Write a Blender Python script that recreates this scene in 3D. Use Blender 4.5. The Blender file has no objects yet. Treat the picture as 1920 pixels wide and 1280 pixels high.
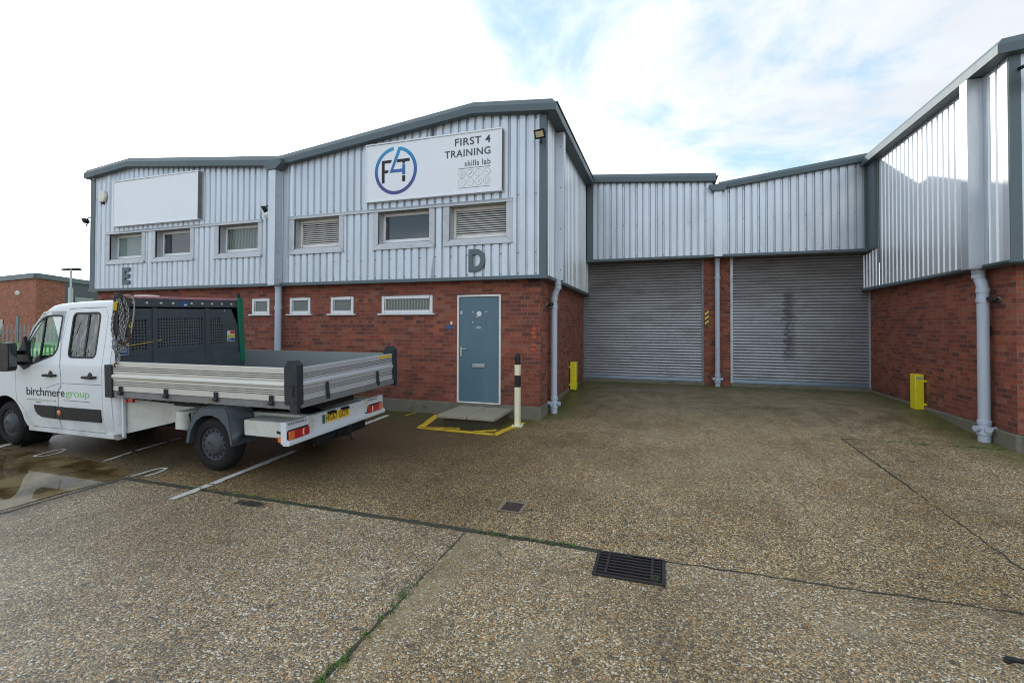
import bpy, bmesh, math, random
from mathutils import Vector, Matrix, noise
from mathutils.geometry import tessellate_polygon
random.seed(7)
S = bpy.context.scene
C = S.collection
R = math.radians
# ------------------------------------------------------------------ camera
cam = bpy.data.cameras.new('camera'); co = bpy.data.objects.new('camera', cam); C.objects.link(co)
yaw, pit, rol = 0.313284, 0.0145809, 0.0032465
Rv = Vector((math.cos(yaw), math.sin(yaw), 0)); Fv = Vector((-math.sin(yaw), math.cos(yaw), 0)); Uv = Vector((0, 0, 1))
F2 = Fv*math.cos(pit)+Uv*math.sin(pit); U2 = Uv*math.cos(pit)-Fv*math.sin(pit)
R2 = Rv*math.cos(rol)+U2*math.sin(rol); U3 = U2*math.cos(rol)-Rv*math.sin(rol)
co.matrix_world = Matrix(((R2.x, U3.x, -F2.x, 0), (R2.y, U3.y, -F2.y, 0), (R2.z, U3.z, -F2.z, 1.70), (0, 0, 0, 1)))
cam.lens = 36*881.66/1920; cam.sensor_width = 36
cam.shift_x = 0.0; cam.shift_y = -(640-599.58)/1920
cam.clip_end = 1500; cam.clip_start = 0.05
S.camera = co
S.view_settings.view_transform = 'Standard'; S.view_settings.look = 'None'
S.view_settings.exposure = 0.14
S.cycles.filter_width = 1.05; S.view_settings.gamma = 1.0
# ------------------------------------------------------------------ sky
SUN_AZ, SUN_EL = R(-52.4), R(15.6)
sd = Vector((math.sin(SUN_AZ)*math.cos(SUN_EL), math.cos(SUN_AZ)*math.cos(SUN_EL), math.sin(SUN_EL)))
w = bpy.data.worlds.new('World'); S.world = w; w.use_nodes = True
nt = w.node_tree; nt.nodes.clear()
def wn(t, **k):
    n = nt.nodes.new(t)
    for a, b in k.items(): setattr(n, a, b)
    return n
def wmath(op, a, b=None, c=None):
    n = wn('ShaderNodeMath', operation=op)
    for i, x in enumerate((a, b, c)):
        if x is None: continue
        if isinstance(x, (int, float)): n.inputs[i].default_value = x
        else: nt.links.new(x, n.inputs[i])
    return n.outputs[0]
sky = wn('ShaderNodeTexSky', sky_type='NISHITA', sun_disc=False, sun_elevation=SUN_EL, sun_rotation=SUN_AZ)
sky.air_density = 1.0; sky.dust_density = 0.6; sky.ozone_density = 1.5
tc = wn('ShaderNodeTexCoord'); nv = wn('ShaderNodeVectorMath', operation='NORMALIZE')
nt.links.new(tc.outputs['Generated'], nv.inputs[0])
sx = wn('ShaderNodeSeparateXYZ'); nt.links.new(nv.outputs[0], sx.inputs[0])
zz = wmath('ADD', wmath('MAXIMUM', sx.outputs[2], 0.0), 0.22)
cx_ = wmath('DIVIDE', sx.outputs[0], zz); cy_ = wmath('DIVIDE', sx.outputs[1], zz)
cmb = wn('ShaderNodeCombineXYZ'); nt.links.new(cx_, cmb.inputs[0]); nt.links.new(cy_, cmb.inputs[1]); cmb.inputs[2].default_value = 3.7
n1 = wn('ShaderNodeTexNoise'); n1.inputs['Scale'].default_value = 1.7; n1.inputs['Detail'].default_value = 10; n1.inputs['Roughness'].default_value = 0.6; n1.inputs['Distortion'].default_value = 0.4
nt.links.new(cmb.outputs[0], n1.inputs['Vector'])
dt = wn('ShaderNodeVectorMath', operation='DOT_PRODUCT'); nt.links.new(nv.outputs[0], dt.inputs[0]); dt.inputs[1].default_value = sd
dpos = wmath('MAXIMUM', dt.outputs['Value'], 0.0)
glow = wmath('POWER', dpos, 2.6)
glow2 = wmath('POWER', dpos, 60.0)
# cloud cover: thick near the sun, broken away from it
cov = wn('ShaderNodeMapRange'); cov.interpolation_type = 'SMOOTHSTEP'
cov.inputs['From Min'].default_value = 0.39; cov.inputs['From Max'].default_value = 0.58
nt.links.new(wmath('ADD', n1.outputs[0], wmath('MULTIPLY', glow, 0.18)), cov.inputs['Value'])
n2 = wn('ShaderNodeTexNoise'); n2.inputs['Scale'].default_value = 2.6; n2.inputs['Detail'].default_value = 6
cmb2 = wn('ShaderNodeCombineXYZ'); nt.links.new(cx_, cmb2.inputs[0]); nt.links.new(cy_, cmb2.inputs[1]); cmb2.inputs[2].default_value = 9.1
nt.links.new(cmb2.outputs[0], n2.inputs['Vector'])
back = wmath('MAXIMUM', wmath('MULTIPLY', sx.outputs[1], -1.0), 0.0)
br = wmath('ADD', wmath('ADD', wmath('MULTIPLY', n2.outputs[0], 5.0), 6.0),
           wmath('ADD', wmath('ADD', wmath('MULTIPLY', glow, 6.5), wmath('MULTIPLY', glow2, 60.0)), wmath('MULTIPLY', back, 8.0)))
ccol = wn('ShaderNodeVectorMath', operation='SCALE'); ccol.inputs[0].default_value = (0.92, 0.97, 1.03); nt.links.new(br, ccol.inputs['Scale'])
skb = wn('ShaderNodeVectorMath', operation='MULTIPLY_ADD'); nt.links.new(sky.outputs[0], skb.inputs[0])
skb.inputs[1].default_value = (0.9, 0.9, 0.9); skb.inputs[2].default_value = (3.6, 5.1, 6.3)
mx = wn('ShaderNodeMix', data_type='RGBA'); nt.links.new(cov.outputs[0], mx.inputs['Factor'])
nt.links.new(skb.outputs[0], mx.inputs['A']); nt.links.new(ccol.outputs[0], mx.inputs['B'])
bg = wn('ShaderNodeBackground'); bg.inputs['Strength'].default_value = 0.1; nt.links.new(mx.outputs['Result'], bg.inputs['Color'])
ow = wn('ShaderNodeOutputWorld'); nt.links.new(bg.outputs[0], ow.inputs[0])
# ------------------------------------------------------------------ sun
sl = bpy.data.lights.new('sun', 'SUN'); so = bpy.data.objects.new('sun', sl); C.objects.link(so)
sl.energy = 3.6; sl.angle = R(0.9); sl.color = (1.0, 0.93, 0.82)
so.rotation_euler = sd.to_track_quat('Z', 'Y').to_euler(); so.location = (-30, 25, 20)

# ------------------------------------------------------------------ material helpers
class N:
    """small node-tree writer"""
    def __init__(s, name):
        s.m = bpy.data.materials.new(name); s.m.use_nodes = True; s.t = s.m.node_tree; s.t.nodes.clear()
        s.out = s.t.nodes.new('ShaderNodeOutputMaterial'); s.b = s.t.nodes.new('ShaderNodeBsdfPrincipled')
        s.t.links.new(s.b.outputs[0], s.out.inputs[0]); s.tc = s.t.nodes.new('ShaderNodeTexCoord')
    def put(s, sock, v):
        if isinstance(v, bpy.types.NodeSocket): s.t.links.new(v, sock)
        elif isinstance(v, tuple) and len(v) == 3 and sock.type == 'RGBA': sock.default_value = (*v, 1)
        else: sock.default_value = v
    def set(s, **k):
        for a, v in k.items(): s.put(s.b.inputs[a.replace('_', ' ')], v)
    def node(s, t, ins={}, **k):
        n = s.t.nodes.new(t)
        for a, v in k.items(): setattr(n, a, v)
        for a, v in ins.items(): s.put(n.inputs[a], v)
        return n
    def math(s, op, a, b=None, c=None, clamp=False):
        n = s.t.nodes.new('ShaderNodeMath'); n.operation = op; n.use_clamp = clamp
        for i, x in enumerate((a, b, c)):
            if x is not None: s.put(n.inputs[i], x)
        return n.outputs[0]
    def noise(s, vec, scale, detail=4, rough=.5, dist=0):
        return s.node('ShaderNodeTexNoise', {'Vector': vec, 'Scale': scale, 'Detail': detail, 'Roughness': rough, 'Distortion': dist}).outputs[0]
    def mix(s, f, a, b, blend='MIX'):
        n = s.node('ShaderNodeMix', data_type='RGBA', blend_type=blend)
        s.put(n.inputs[0], f); s.put(n.inputs[6], a); s.put(n.inputs[7], b); return n.outputs[2]
    def step(s, v, a, b, o0=0., o1=1., smooth=True):
        n = s.node('ShaderNodeMapRange', {'Value': v, 'From Min': a, 'From Max': b, 'To Min': o0, 'To Max': o1})
        if smooth: n.interpolation_type = 'SMOOTHSTEP'
        return n.outputs[0]
    def ramp(s, v, stops, const=False):
        n = s.node('ShaderNodeValToRGB', {'Fac': v}); r = n.color_ramp
        if const: r.interpolation = 'CONSTANT'
        while len(r.elements) < len(stops): r.elements.new(0.5)
        for e, (p, c) in zip(r.elements, stops): e.position = p; e.color = (*c, 1)
        return n.outputs[0]
    def map(s, vec, sc=(1, 1, 1), loc=(0, 0, 0), rot=(0, 0, 0)):
        return s.node('ShaderNodeMapping', {'Vector': vec, 'Scale': sc, 'Location': loc, 'Rotation': rot}).outputs[0]
    def bump(s, h, strength=.3, dist=.01, prev=None):
        n = s.node('ShaderNodeBump', {'Height': h, 'Strength': strength, 'Distance': dist})
        if prev is not None: s.put(n.inputs['Normal'], prev)
        return n.outputs[0]
    def sep(s, vec): return s.node('ShaderNodeSeparateXYZ', {'Vector': vec}).outputs

def paint(name, col, rough=.45, metal=0., dirt=.25, dirtcol=(.10, .09, .075), dscale=3., bump=0., coat=0., streak=False, var=.08, spec=.5):
    n = N(name); o = n.tc.outputs['Object']
    v = n.map(o, (1, 1, .18)) if streak else o
    a = n.noise(v, dscale*2, 6, .65); b = n.noise(o, dscale*9, 4, .6)
    f = n.step(n.math('ADD', n.math('MULTIPLY', a, .7), n.math('MULTIPLY', b, .3)), .42, .78)
    c = n.mix(n.math('MULTIPLY', f, dirt), col, dirtcol)
    c = n.mix(var, c, n.mix(n.noise(o, dscale*.7, 3), tuple(x*.55 for x in col), tuple(min(1, x*1.35) for x in col)))
    n.set(Base_Color=c, Metallic=metal, Roughness=n.math('ADD', n.math('MULTIPLY', f, .25), rough, clamp=True))
    if coat: n.set(Coat_Weight=coat, Coat_Roughness=.08)
    n.set(Specular_IOR_Level=spec)
    if bump: n.set(Normal=n.bump(b, bump, .004))
    return n.m

def brick_mat(name, scale=1.0, tint=(1, 1, 1), bright=1.0):
    n = N(name); uv = n.map(n.tc.outputs['UV'], (1, 1, 1), (0.03, -0.25 % .075, 0))
    wob = n.node('ShaderNodeVectorMath', {0: uv, 1: n.node('ShaderNodeVectorMath', {0: n.node('ShaderNodeTexNoise', {'Vector': uv, 'Scale': 14.0, 'Detail': 2.0}).outputs[1], 1: (.006, .006, 0)}, operation='MULTIPLY').outputs[0]}, operation='ADD').outputs[0]
    def bt(c1, c2, mo):
        k = n.node('ShaderNodeTexBrick', {'Vector': wob, 'Color1': c1, 'Color2': c2, 'Mortar': mo, 'Scale': 1.0, 'Mortar Size': 0.006*scale, 'Mortar Smooth': .25, 'Brick Width': .225*scale, 'Row Height': .075*scale})
        k.offset = .5; k.squash_frequency = 6; k.squash = .5; return k
    k = bt((0, 0, 0), (1, 1, 1), (0, 0, 0))
    def s_(c): return tuple(a*b*bright for a, b in zip(c, tint))
    pal = n.ramp(k.outputs[0], [(0, s_((.10, .032, .024))), (.14, s_((.165, .044, .028))), (.36, s_((.225, .055, .03))), (.6, s_((.275, .068, .034))), (.82, s_((.34, .092, .045))), (1, s_((.27, .105, .065)))])
    big = n.noise(n.tc.outputs['UV'], .9, 5, .6); mids = n.noise(n.tc.outputs['UV'], 9, 5, .7); fine = n.noise(n.tc.outputs['UV'], 60, 4, .7)
    c = n.mix(n.step(big, .35, .75, 0, .45), pal, (.13*tint[0]*bright, .036*bright, .026*bright))
    c = n.mix(n.step(fine, .35, .75, 0, .5), c, s_((.10, .036, .026)))
    c = n.mix(n.step(mids, .5, .72, 0, .6), c, n.mix(1.0, c, (.55, .5, .5), 'MULTIPLY')); c = n.mix(n.step(mids, .5, .3, 0, .4), c, n.mix(1.0, c, (1.45, 1.5, 1.5), 'MULTIPLY'))
    mort = n.mix(n.noise(n.tc.outputs['UV'], 5, 3), (.27, .155, .12), (.13, .072, .055))
    c = n.mix(k.outputs[1], c, mort)
    # rising damp / lime streaks low on the wall
    vv = n.sep(n.tc.outputs['UV'])[1]
    damp = n.math('MULTIPLY', n.step(vv, .95, .2), n.step(n.noise(n.map(n.tc.outputs['UV'], (1, .5, 1)), 3, 5, .6), .42, .7))
    c = n.mix(n.math('MULTIPLY', damp, .7), c, (.055, .036, .028))
    lime = n.step(n.noise(n.map(n.tc.outputs['UV'], (2.2, .6, 1), (4.2, 1, 0)), 2.4, 6, .7), .62, .8)
    c = n.mix(n.math('MULTIPLY', lime, .22), c, (.42, .36, .32))
    h = n.math('ADD', n.math('MULTIPLY', n.math('SUBTRACT', 1.0, k.outputs[1]), 1.0), n.math('MULTIPLY', fine, .25))
    n.set(Base_Color=c, Roughness=.82, Normal=n.bump(h, .55, .006))
    return n.m

def ground_mat():
    n = N('exposed_aggregate_concrete'); o = n.tc.outputs['Object']; x, y, z = n.sep(o)
    flat = n.node('ShaderNodeCombineXYZ', {0: x, 1: y, 2: 0.0}).outputs[0]
    wv = n.node('ShaderNodeVectorMath', {0: flat, 1: n.node('ShaderNodeVectorMath', {0: n.node('ShaderNodeTexNoise', {'Vector': flat, 'Scale': 45.0, 'Detail': 2.0}).outputs[1], 1: (.012, .012, 0)}, operation='MULTIPLY').outputs[0]}, operation='ADD').outputs[0]
    def vor(sc, seedloc):
        v = n.map(wv, (1, 1, 1), seedloc)
        a = n.node('ShaderNodeTexVoronoi', {'Vector': v, 'Scale': sc, 'Randomness': 1.0}, voronoi_dimensions='2D')
        return a.outputs[0], a.outputs[1]
    d1, c1 = vor(58, (0, 0, 0)); d2, c2 = vor(116, (3.3, 1.7, 0))
    r1, g1, b1 = n.sep(c1); r2, g2, b2 = n.sep(c2)
    pal = [(0, (.12, .075, .035)), (.12, (.37, .24, .10)), (.26, (.58, .42, .22)), (.40, (.17, .15, .125)), (.50, (.44, .35, .22)), (.62, (.68, .53, .32)), (.73, (.52, .25, .085)), (.80, (.075, .07, .068)), (.89, (.85, .80, .68))]
    s1 = n.ramp(r1, pal, True); s2 = n.ramp(r2, pal, True)
    in1 = n.math('MULTIPLY', n.step(d1, .52, .38), n.step(g1, .34, .38)); in2 = n.step(d2, .55, .38)
    matrix = n.mix(n.noise(flat, 30, 4), (.035, .028, .016), (.12, .095, .055))
    c = n.mix(in2, matrix, s2); c = n.mix(in1, c, s1)
    # broad tone of the slabs
    left = n.math('MULTIPLY', n.step(x, -1.66, -1.70, smooth=False), n.step(y, 3.97, 3.93, smooth=False))
    mid = n.math('MULTIPLY', n.step(x, -1.70, -1.66, smooth=False), n.step(y, 3.97, 3.93, smooth=False))
    upr = n.step(y, 3.93, 3.97, smooth=False)
    nb = n.noise(flat, .55, 6, .6); nm = n.noise(flat, 3.2, 5, .6)
    c = n.mix(n.math('MULTIPLY', left, .15), c, (.27, .215, .15))
    strip_ = n.math('MULTIPLY', n.math('MULTIPLY', n.step(x, -1.70, -1.68), n.step(n.math('ADD', x, n.math('MULTIPLY', nm, .5)), -1.10, -1.38)), n.math('MULTIPLY', mid, n.step(y, 1.6, 3.0)))
    c = n.mix(n.math('MULTIPLY', strip_, .55), c, (.30, .24, .145))
    c = n.mix(n.math('MULTIPLY', mid, .16), c, (.36, .26, .12))
    c = n.mix(n.math('MULTIPLY', upr, n.step(x, 3.0, 2.4, .55, 1.)), c, n.mix(1.0, c, (.98, .93, .80), 'MULTIPLY'))
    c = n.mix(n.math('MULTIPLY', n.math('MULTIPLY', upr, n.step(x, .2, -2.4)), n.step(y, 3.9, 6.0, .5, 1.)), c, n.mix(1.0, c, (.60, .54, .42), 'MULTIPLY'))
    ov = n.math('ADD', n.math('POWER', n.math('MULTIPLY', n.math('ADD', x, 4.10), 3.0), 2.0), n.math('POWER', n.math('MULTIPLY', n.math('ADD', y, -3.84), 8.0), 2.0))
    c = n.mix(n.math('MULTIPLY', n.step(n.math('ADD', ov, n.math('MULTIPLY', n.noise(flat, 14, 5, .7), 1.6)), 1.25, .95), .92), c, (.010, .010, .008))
    c = n.mix(n.step(nb, .40, .66, 0, .8), c, n.mix(1.0, c, (.62, .57, .48), 'MULTIPLY'))
    c = n.mix(n.step(nm, .5, .75, 0, .45), c, (.10, .078, .045))
    # brushed, dirtier ramp in front of the shutters
    ramp_ = n.step(n.math('ADD', y, n.math('MULTIPLY', nm, 1.6)), 8.8, 11.0)
    inx = n.math('MULTIPLY', n.step(x, -2.3, -2.2), n.step(x, 4.75, 4.65))
    rb = n.math('MULTIPLY', ramp_, inx)
    c = n.mix(n.math('MULTIPLY', rb, .5), c, n.mix(n.step(n.noise(flat, 3, 6, .7), .35, .65), (.04, .034, .018), (.24, .19, .105)))
    trk = n.noise(n.map(flat, (2.2, .22, 1), (3, 1, 0)), 1.6, 5, .6)
    c = n.mix(n.math('MULTIPLY', n.step(trk, .54, .66), .32), c, n.mix(1.0, c, (.50, .46, .40), 'MULTIPLY'))
    drp = n.node('ShaderNodeTexVoronoi', {'Vector': wv, 'Scale': 1.9, 'Randomness': 1.0}, voronoi_dimensions='2D')
    c = n.mix(n.math('MULTIPLY', n.step(n.math('ADD', drp.outputs[0], n.math('MULTIPLY', n.noise(flat, 18, 4, .7), .10)), .105, .08), .6), c, (.022, .019, .014))
    pch = n.step(n.noise(n.map(flat, (1, 1, 1), (7, 3, 0)), 1.15, 6, .65), .60, .68)
    c = n.mix(n.math('MULTIPLY', pch, .35), c, (.30, .25, .165))
    # moss and algae at the wall feet
    edge = n.math('MAXIMUM', n.math('MULTIPLY', n.step(x, 3.55, 4.7), n.step(y, 6.6, 8.4)), n.math('MULTIPLY', n.step(x, -1.35, -2.1), n.step(y, 8.1, 8.7)))
    edge = n.math('MAXIMUM', edge, n.math('MULTIPLY', n.step(y, 11.6, 13.2), inx))
    edge = n.math('MAXIMUM', edge, n.math('MULTIPLY', n.math('MULTIPLY', n.step(y, 7.1, 8.3), n.step(x, -2.0, -2.4)), .9))
    ms = n.math('MULTIPLY', edge, n.step(n.math('ADD', n.math('MULTIPLY', nm, .6), n.math('MULTIPLY', n.noise(flat, 14, 5, .7), .4)), .30, .47))
    c = n.mix(n.math('MULTIPLY', ms, .88), c, n.mix(n.noise(flat, 25, 3), (.028, .036, .006), (.15, .155, .02)))
    # wet parking bays, darkened further to paint in shade under the truck
    bay_wet_shade = n.math('MULTIPLY', n.step(x, -2.0, -4.4), n.step(y, 3.9, 4.8))
    c = n.mix(n.math('MULTIPLY', bay_wet_shade, .62), c, n.mix(n.noise(flat, 4, 5, .7), (.018, .014, .008), (.060, .046, .024)))
    damp_ = n.math('MULTIPLY', n.math('MULTIPLY', n.step(x, -5.75, -6.25), n.step(y, 2.35, 2.8)), n.step(y, 5.2, 4.5)); damp_ = n.math('MULTIPLY', damp_, n.step(n.math('ADD', nm, damp_), .9, 1.15))
    c = n.mix(n.math('MULTIPLY', damp_, .5), c, (.045, .035, .02))
    wet = n.step(n.noise(flat, .8, 4, .55), .4, .62)
    wetl = n.math('MAXIMUM', n.math('MULTIPLY', bay_wet_shade, .8), n.math('MULTIPLY', n.step(x, -.5, -4.0), 1.0))
    rough = n.math('SUBTRACT', .68, n.math('MULTIPLY', n.math('MAXIMUM', wet, wetl), .32))
    h = n.math('ADD', n.math('MULTIPLY', n.math('SUBTRACT', .5, d1), in1), n.math('MULTIPLY', n.math('SUBTRACT', .5, d2), .35))
    nr = n.bump(h, .75, .012)
    ribs = n.math('SINE', n.math('MULTIPLY', n.math('ADD', y, n.math('MULTIPLY', nm, .03)), 100.0))
    nr = n.bump(n.math('MULTIPLY', ribs, rb), .9, .012, nr)
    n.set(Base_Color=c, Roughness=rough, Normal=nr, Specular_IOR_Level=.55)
    return n.m

MT = {}
MT['brick'] = brick_mat('red_brick')
MT['brick_far'] = brick_mat('red_brick_school', 1.0, (1.0, 1.15, 1.15), 1.7)
MT['ground'] = ground_mat()
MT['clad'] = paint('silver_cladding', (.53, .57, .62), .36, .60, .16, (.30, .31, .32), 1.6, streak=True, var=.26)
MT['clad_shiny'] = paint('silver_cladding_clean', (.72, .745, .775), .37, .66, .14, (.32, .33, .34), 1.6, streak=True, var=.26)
MT['flash'] = paint('grey_flashing', (.47, .49, .52), .4, .3, .4, (.27, .24, .22), 2.5)
MT['trim'] = paint('slate_grey_trim', (.085, .118, .135), .42, .1, .25, (.17, .19, .17), 2.0, streak=True)
MT['screw'] = paint('screw_heads', (.07, .075, .085), .5, .4, .2)
MT['pipe'] = paint('grey_blue_pipe', (.44, .49, .58), .38, 0, .25, (.2, .21, .2), 4, streak=True)
MT['upvc'] = paint('white_frame', (.72, .73, .74), .35, 0, .25, (.35, .33, .28), 5)
MT['upvc_dirty'] = paint('dull_white_frame', (.74, .72, .69), .45, 0, .35, (.28, .25, .21), 5)
MT['soffit'] = paint('dirty_head_flashing', (.34, .31, .27), .6, .1, .6, (.16, .13, .10), 5)
MT['door'] = paint('blue_grey_door', (.085, .150, .195), .42, .0, .25, (.20, .24, .26), 2.2, streak=True)
MT['steel'] = paint('worn_steel', (.55, .55, .53), .35, .8, .3)
MT['concrete'] = paint('plinth_concrete', (.17, .155, .12), .85, 0, .8, (.06, .062, .03), 2.6, bump=.5)
MT['darkconcrete'] = paint('dark_riser', (.055, .048, .032), .85, 0, .7, (.03, .03, .015), 5, bump=.5)  # darker concrete tone for the step riser
MT['slabstone'] = paint('step_slab', (.29, .265, .205), .8, 0, .6, (.12, .11, .07), 5, bump=.5)
MT['sign'] = paint('sign_white', (.78, .81, .86), .35, 0, .08, (.5, .5, .5), 1.2)
MT['signtext'] = paint('sign_text', (.05, .06, .085), .5, 0, 0)
MT['black'] = paint('black_plastic', (.014, .014, .015), .45, 0, .15, (.06, .058, .055), 6, spec=.35)
MT['blackmetal'] = paint('black_metal', (.014, .014, .015), .6, .1, .4, (.05, .045, .04), 6, spec=.3)
MT['cream'] = paint('cream_plastic', (.78, .72, .52), .4, 0, .25, (.35, .3, .2), 5)
MT['yellow'] = paint('yellow_guard', (.78, .66, .015), .4, 0, .25, (.30, .24, .05), 5)
MT['yellowpaint'] = paint('yellow_line', (.62, .40, .02), .7, 0, .75, (.13, .105, .05), 9, bump=.4)
MT['whitepaint'] = paint('white_line', (.55, .54, .50), .7, 0, .75, (.16, .135, .10), 8, bump=.4)
MT['orangepaint'] = paint('orange_paint', (.42, .075, .03), .7, 0, .6, (.2, .05, .03), 30)
MT['castiron'] = paint('cast_iron', (.045, .04, .042), .5, .6, .6, (.09, .07, .05), 9, bump=.5)
MT['rust'] = paint('rusty_cover', (.075, .05, .042), .6, .4, .6, (.11, .085, .06), 12, bump=.6)
MT['mortar'] = paint('cement_surround', (.20, .17, .11), .8, 0, .6, (.16, .13, .08), 7, bump=.4)
MT['void'] = paint('dark_void', (.006, .006, .006), .9, 0, 0)
MT['roof'] = paint('grey_roof_sheet', (.16, .18, .18), .6, .1, .4)
MT['lens'] = paint('lamp_glass', (.55, .45, .30), .15, 0, .2)
MT['camglass'] = paint('camera_glass', (.02, .02, .03), .08)
MT['offwhite'] = paint('offwhite_plastic', (.68, .68, .60), .4, 0, .25)
MT['chartreuse'] = paint('moss_tuft', (.09, .16, .025), .8, 0, .4, (.03, .05, .01), 20)
MT['joint'] = paint('wet_joint', (.035, .034, .024), .6, 0, .8, (.035, .06, .014), 7, bump=.6)
MT['jointpale'] = paint('trowelled_edge', (.24, .20, .125), .75, 0, .6, (.12, .10, .055), 7, bump=.4)
def glass_mat(name, col, rough=.06, spec=.8):
    n = N(name); o = n.tc.outputs['Object']
    n.set(Base_Color=col, Roughness=rough, Specular_IOR_Level=spec, Normal=n.bump(n.noise(o, 2.2, 2), .03, .02)); return n.m
MT['glass_dark'] = glass_mat('dark_pane', (.045, .05, .058))
MT['glass_pale'] = glass_mat('pale_curtain_pane', (.17, .23, .215), .12, .5)
def blind_mat(name, c1, c2, sc, wave=False):
    n = N(name); u, v, _ = n.sep(n.tc.outputs['UV'])
    if wave: u = n.math('ADD', u, n.math('MULTIPLY', n.noise(n.tc.outputs['UV'], 3.0, 2), .14))
    f = n.math('ADD', n.math('MULTIPLY', n.math('SINE', n.math('MULTIPLY', u, sc)), .5), .5)
    n.set(Base_Color=n.mix(f, c1, c2), Roughness=.25, Specular_IOR_Level=.7); return n.m
MT['blind'] = blind_mat('pleated_blind_pane', (.065, .072, .07), (.19, .205, .18), 95)
MT['curtain'] = blind_mat('net_curtain_pane', (.06, .075, .07), (.17, .215, .18), 75, True)
def frosted():
    n = N('frosted_pane'); o = n.tc.outputs['Object']
    n.set(Base_Color=n.mix(n.noise(o, 9, 4), (.09, .11, .10), (.17, .19, .17)), Roughness=.25); return n.m
MT['frost'] = frosted()
def grad_mat():
    n = N('blue_ring_print'); v = n.sep(n.tc.outputs['UV'])[1]
    n.set(Base_Color=n.ramp(n.step(v, 4.25, 5.32, smooth=False), [(0, (.065, .045, .20)), (.35, (.045, .07, .30)), (.62, (.02, .16, .42)), (1, (.012, .34, .60))]), Roughness=.4); return n.m
MT['ring'] = grad_mat()
def shutter_mat(name, stain):
    n = N(name); o = n.tc.outputs['UV']; u, v, _ = n.sep(o)
    big = n.noise(n.map(o, (.6, 2.2, 1)), 1.6, 6, .65)
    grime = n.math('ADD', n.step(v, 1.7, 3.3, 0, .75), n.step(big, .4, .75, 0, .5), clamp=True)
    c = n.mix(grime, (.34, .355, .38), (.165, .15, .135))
    fine = n.noise(n.map(o, (1.5, 12, 1)), 5, 5, .7)
    c = n.mix(n.step(fine, .52, .75, 0, .55), c, (.085, .07, .065))
    scf = n.noise(n.map(o, (3.0, 26, 1), (2, 0, 0)), 1.4, 6, .75)
    c = n.mix(n.step(scf, .56, .70, 0, .7), c, (.06, .05, .048)); c = n.mix(n.step(scf, .40, .30, 0, .5), c, (.55, .56, .58))
    c = n.mix(n.step(v, .42, .36, smooth=False), c, (.17, .22, .27))
    if stain:
        uu = n.math('ADD', u, n.math('MULTIPLY', n.noise(n.map(o, (1, 9, 1)), 3, 4, .7), -.55))
        s1 = n.math('MULTIPLY', n.step(uu, 2.52, 2.56), n.step(uu, 2.86, 2.66))
        s1 = n.math('MULTIPLY', s1, n.math('MULTIPLY', n.step(v, .75, 1.1), n.step(v, 2.62, 2.5)))
        s1 = n.math('MULTIPLY', s1, n.step(n.noise(n.map(o, (2.5, 7, 1)), 4, 5, .7), .36, .52))
        c = n.mix(n.math('MULTIPLY', s1, .85), c, (.06, .055, .055))
    n.set(Base_Color=c, Metallic=.45, Roughness=n.math('ADD', .36, n.math('MULTIPLY', grime, .3)), Normal=n.bump(fine, .12, .004)); return n.m
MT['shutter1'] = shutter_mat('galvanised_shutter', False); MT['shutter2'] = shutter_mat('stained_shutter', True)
def hazard():
    n = N('hazard_stripes'); u, v, _ = n.sep(n.tc.outputs['UV'])
    s = n.math('SINE', n.math('MULTIPLY', n.math('SUBTRACT', v, n.math('MULTIPLY', u, .8)), 52.0))
    n.set(Base_Color=n.mix(n.step(s, -.1, .1), (.02, .02, .02), (.75, .58, .02)), Roughness=.5); return n.m
MT['hazard'] = hazard()
def puddle_mat():
    n = N('muddy_water'); o = n.tc.outputs['Object']
    c = n.mix(n.step(n.noise(o, 1.3, 5, .6), .4, .62), (.06, .036, .012), (.24, .18, .09))
    c = n.mix(n.step(n.noise(o, 45, 4, .6), .5, .62, 0, .4), c, (.20, .15, .085))
    n.set(Base_Color=c, Roughness=.035, IOR=1.33, Specular_IOR_Level=.5, Normal=n.bump(n.noise(o, 3, 2), .02, .01)); return n.m
MT['puddle'] = puddle_mat()
def grass_mat():
    n = N('lawn'); o = n.tc.outputs['Object']
    n.set(Base_Color=n.mix(n.noise(o, 2, 5, .7), (.05, .13, .012), (.13, .26, .03)), Roughness=.8, Normal=n.bump(n.noise(o, 40, 3), .6, .03)); return n.m
MT['grass'] = grass_mat()
# truck
MT['white'] = paint('white_van_paint', (.68, .71, .74), .28, 0, .10, (.36, .34, .28), 1.6, coat=.5)
MT['whiteframe'] = paint('white_chassis', (.60, .60, .55), .55, 0, .45, (.25, .2, .13), 4)
def lowdirt():
    n = N('white_door_paint'); o = n.tc.outputs['Object']; z = n.sep(o)[2]
    d = n.math('MULTIPLY', n.step(z, 1.0, .25), n.step(n.noise(n.map(o, (1, 1, 1.6)), 3.5, 6, .65), .25, .8))
    c = n.mix(n.math('MULTIPLY', d, .62), (.68, .71, .74), (.33, .30, .23))
    c = n.mix(n.step(n.noise(o, 1.2, 3), .35, .8, 0, .12), c, (.5, .5, .46))
    n.set(Base_Color=c, Roughness=n.math('ADD', .28, n.math('MULTIPLY', d, .35)), Coat_Weight=.4, Coat_Roughness=.08); return n.m
MT['vanpaint'] = lowdirt()
def aluside(name, col, d):
    n = N(name); o = n.tc.outputs['Object']; z = n.sep(o)[2]
    st = n.noise(n.map(o, (1.2, 1.2, 4)), 3, 5, .6)
    c = n.mix(n.step(st, .5, .8, 0, d*.6), col, (.30, .275, .21))
    n.set(Base_Color=c, Metallic=.45, Roughness=n.math('ADD', .34, n.math('MULTIPLY', st, .15))); return n.m
MT['alu'] = aluside('dropside_aluminium', (.62, .61, .56), .3)
MT['alurear'] = aluside('tailboard_aluminium', (.60, .61, .64), .3)
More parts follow.
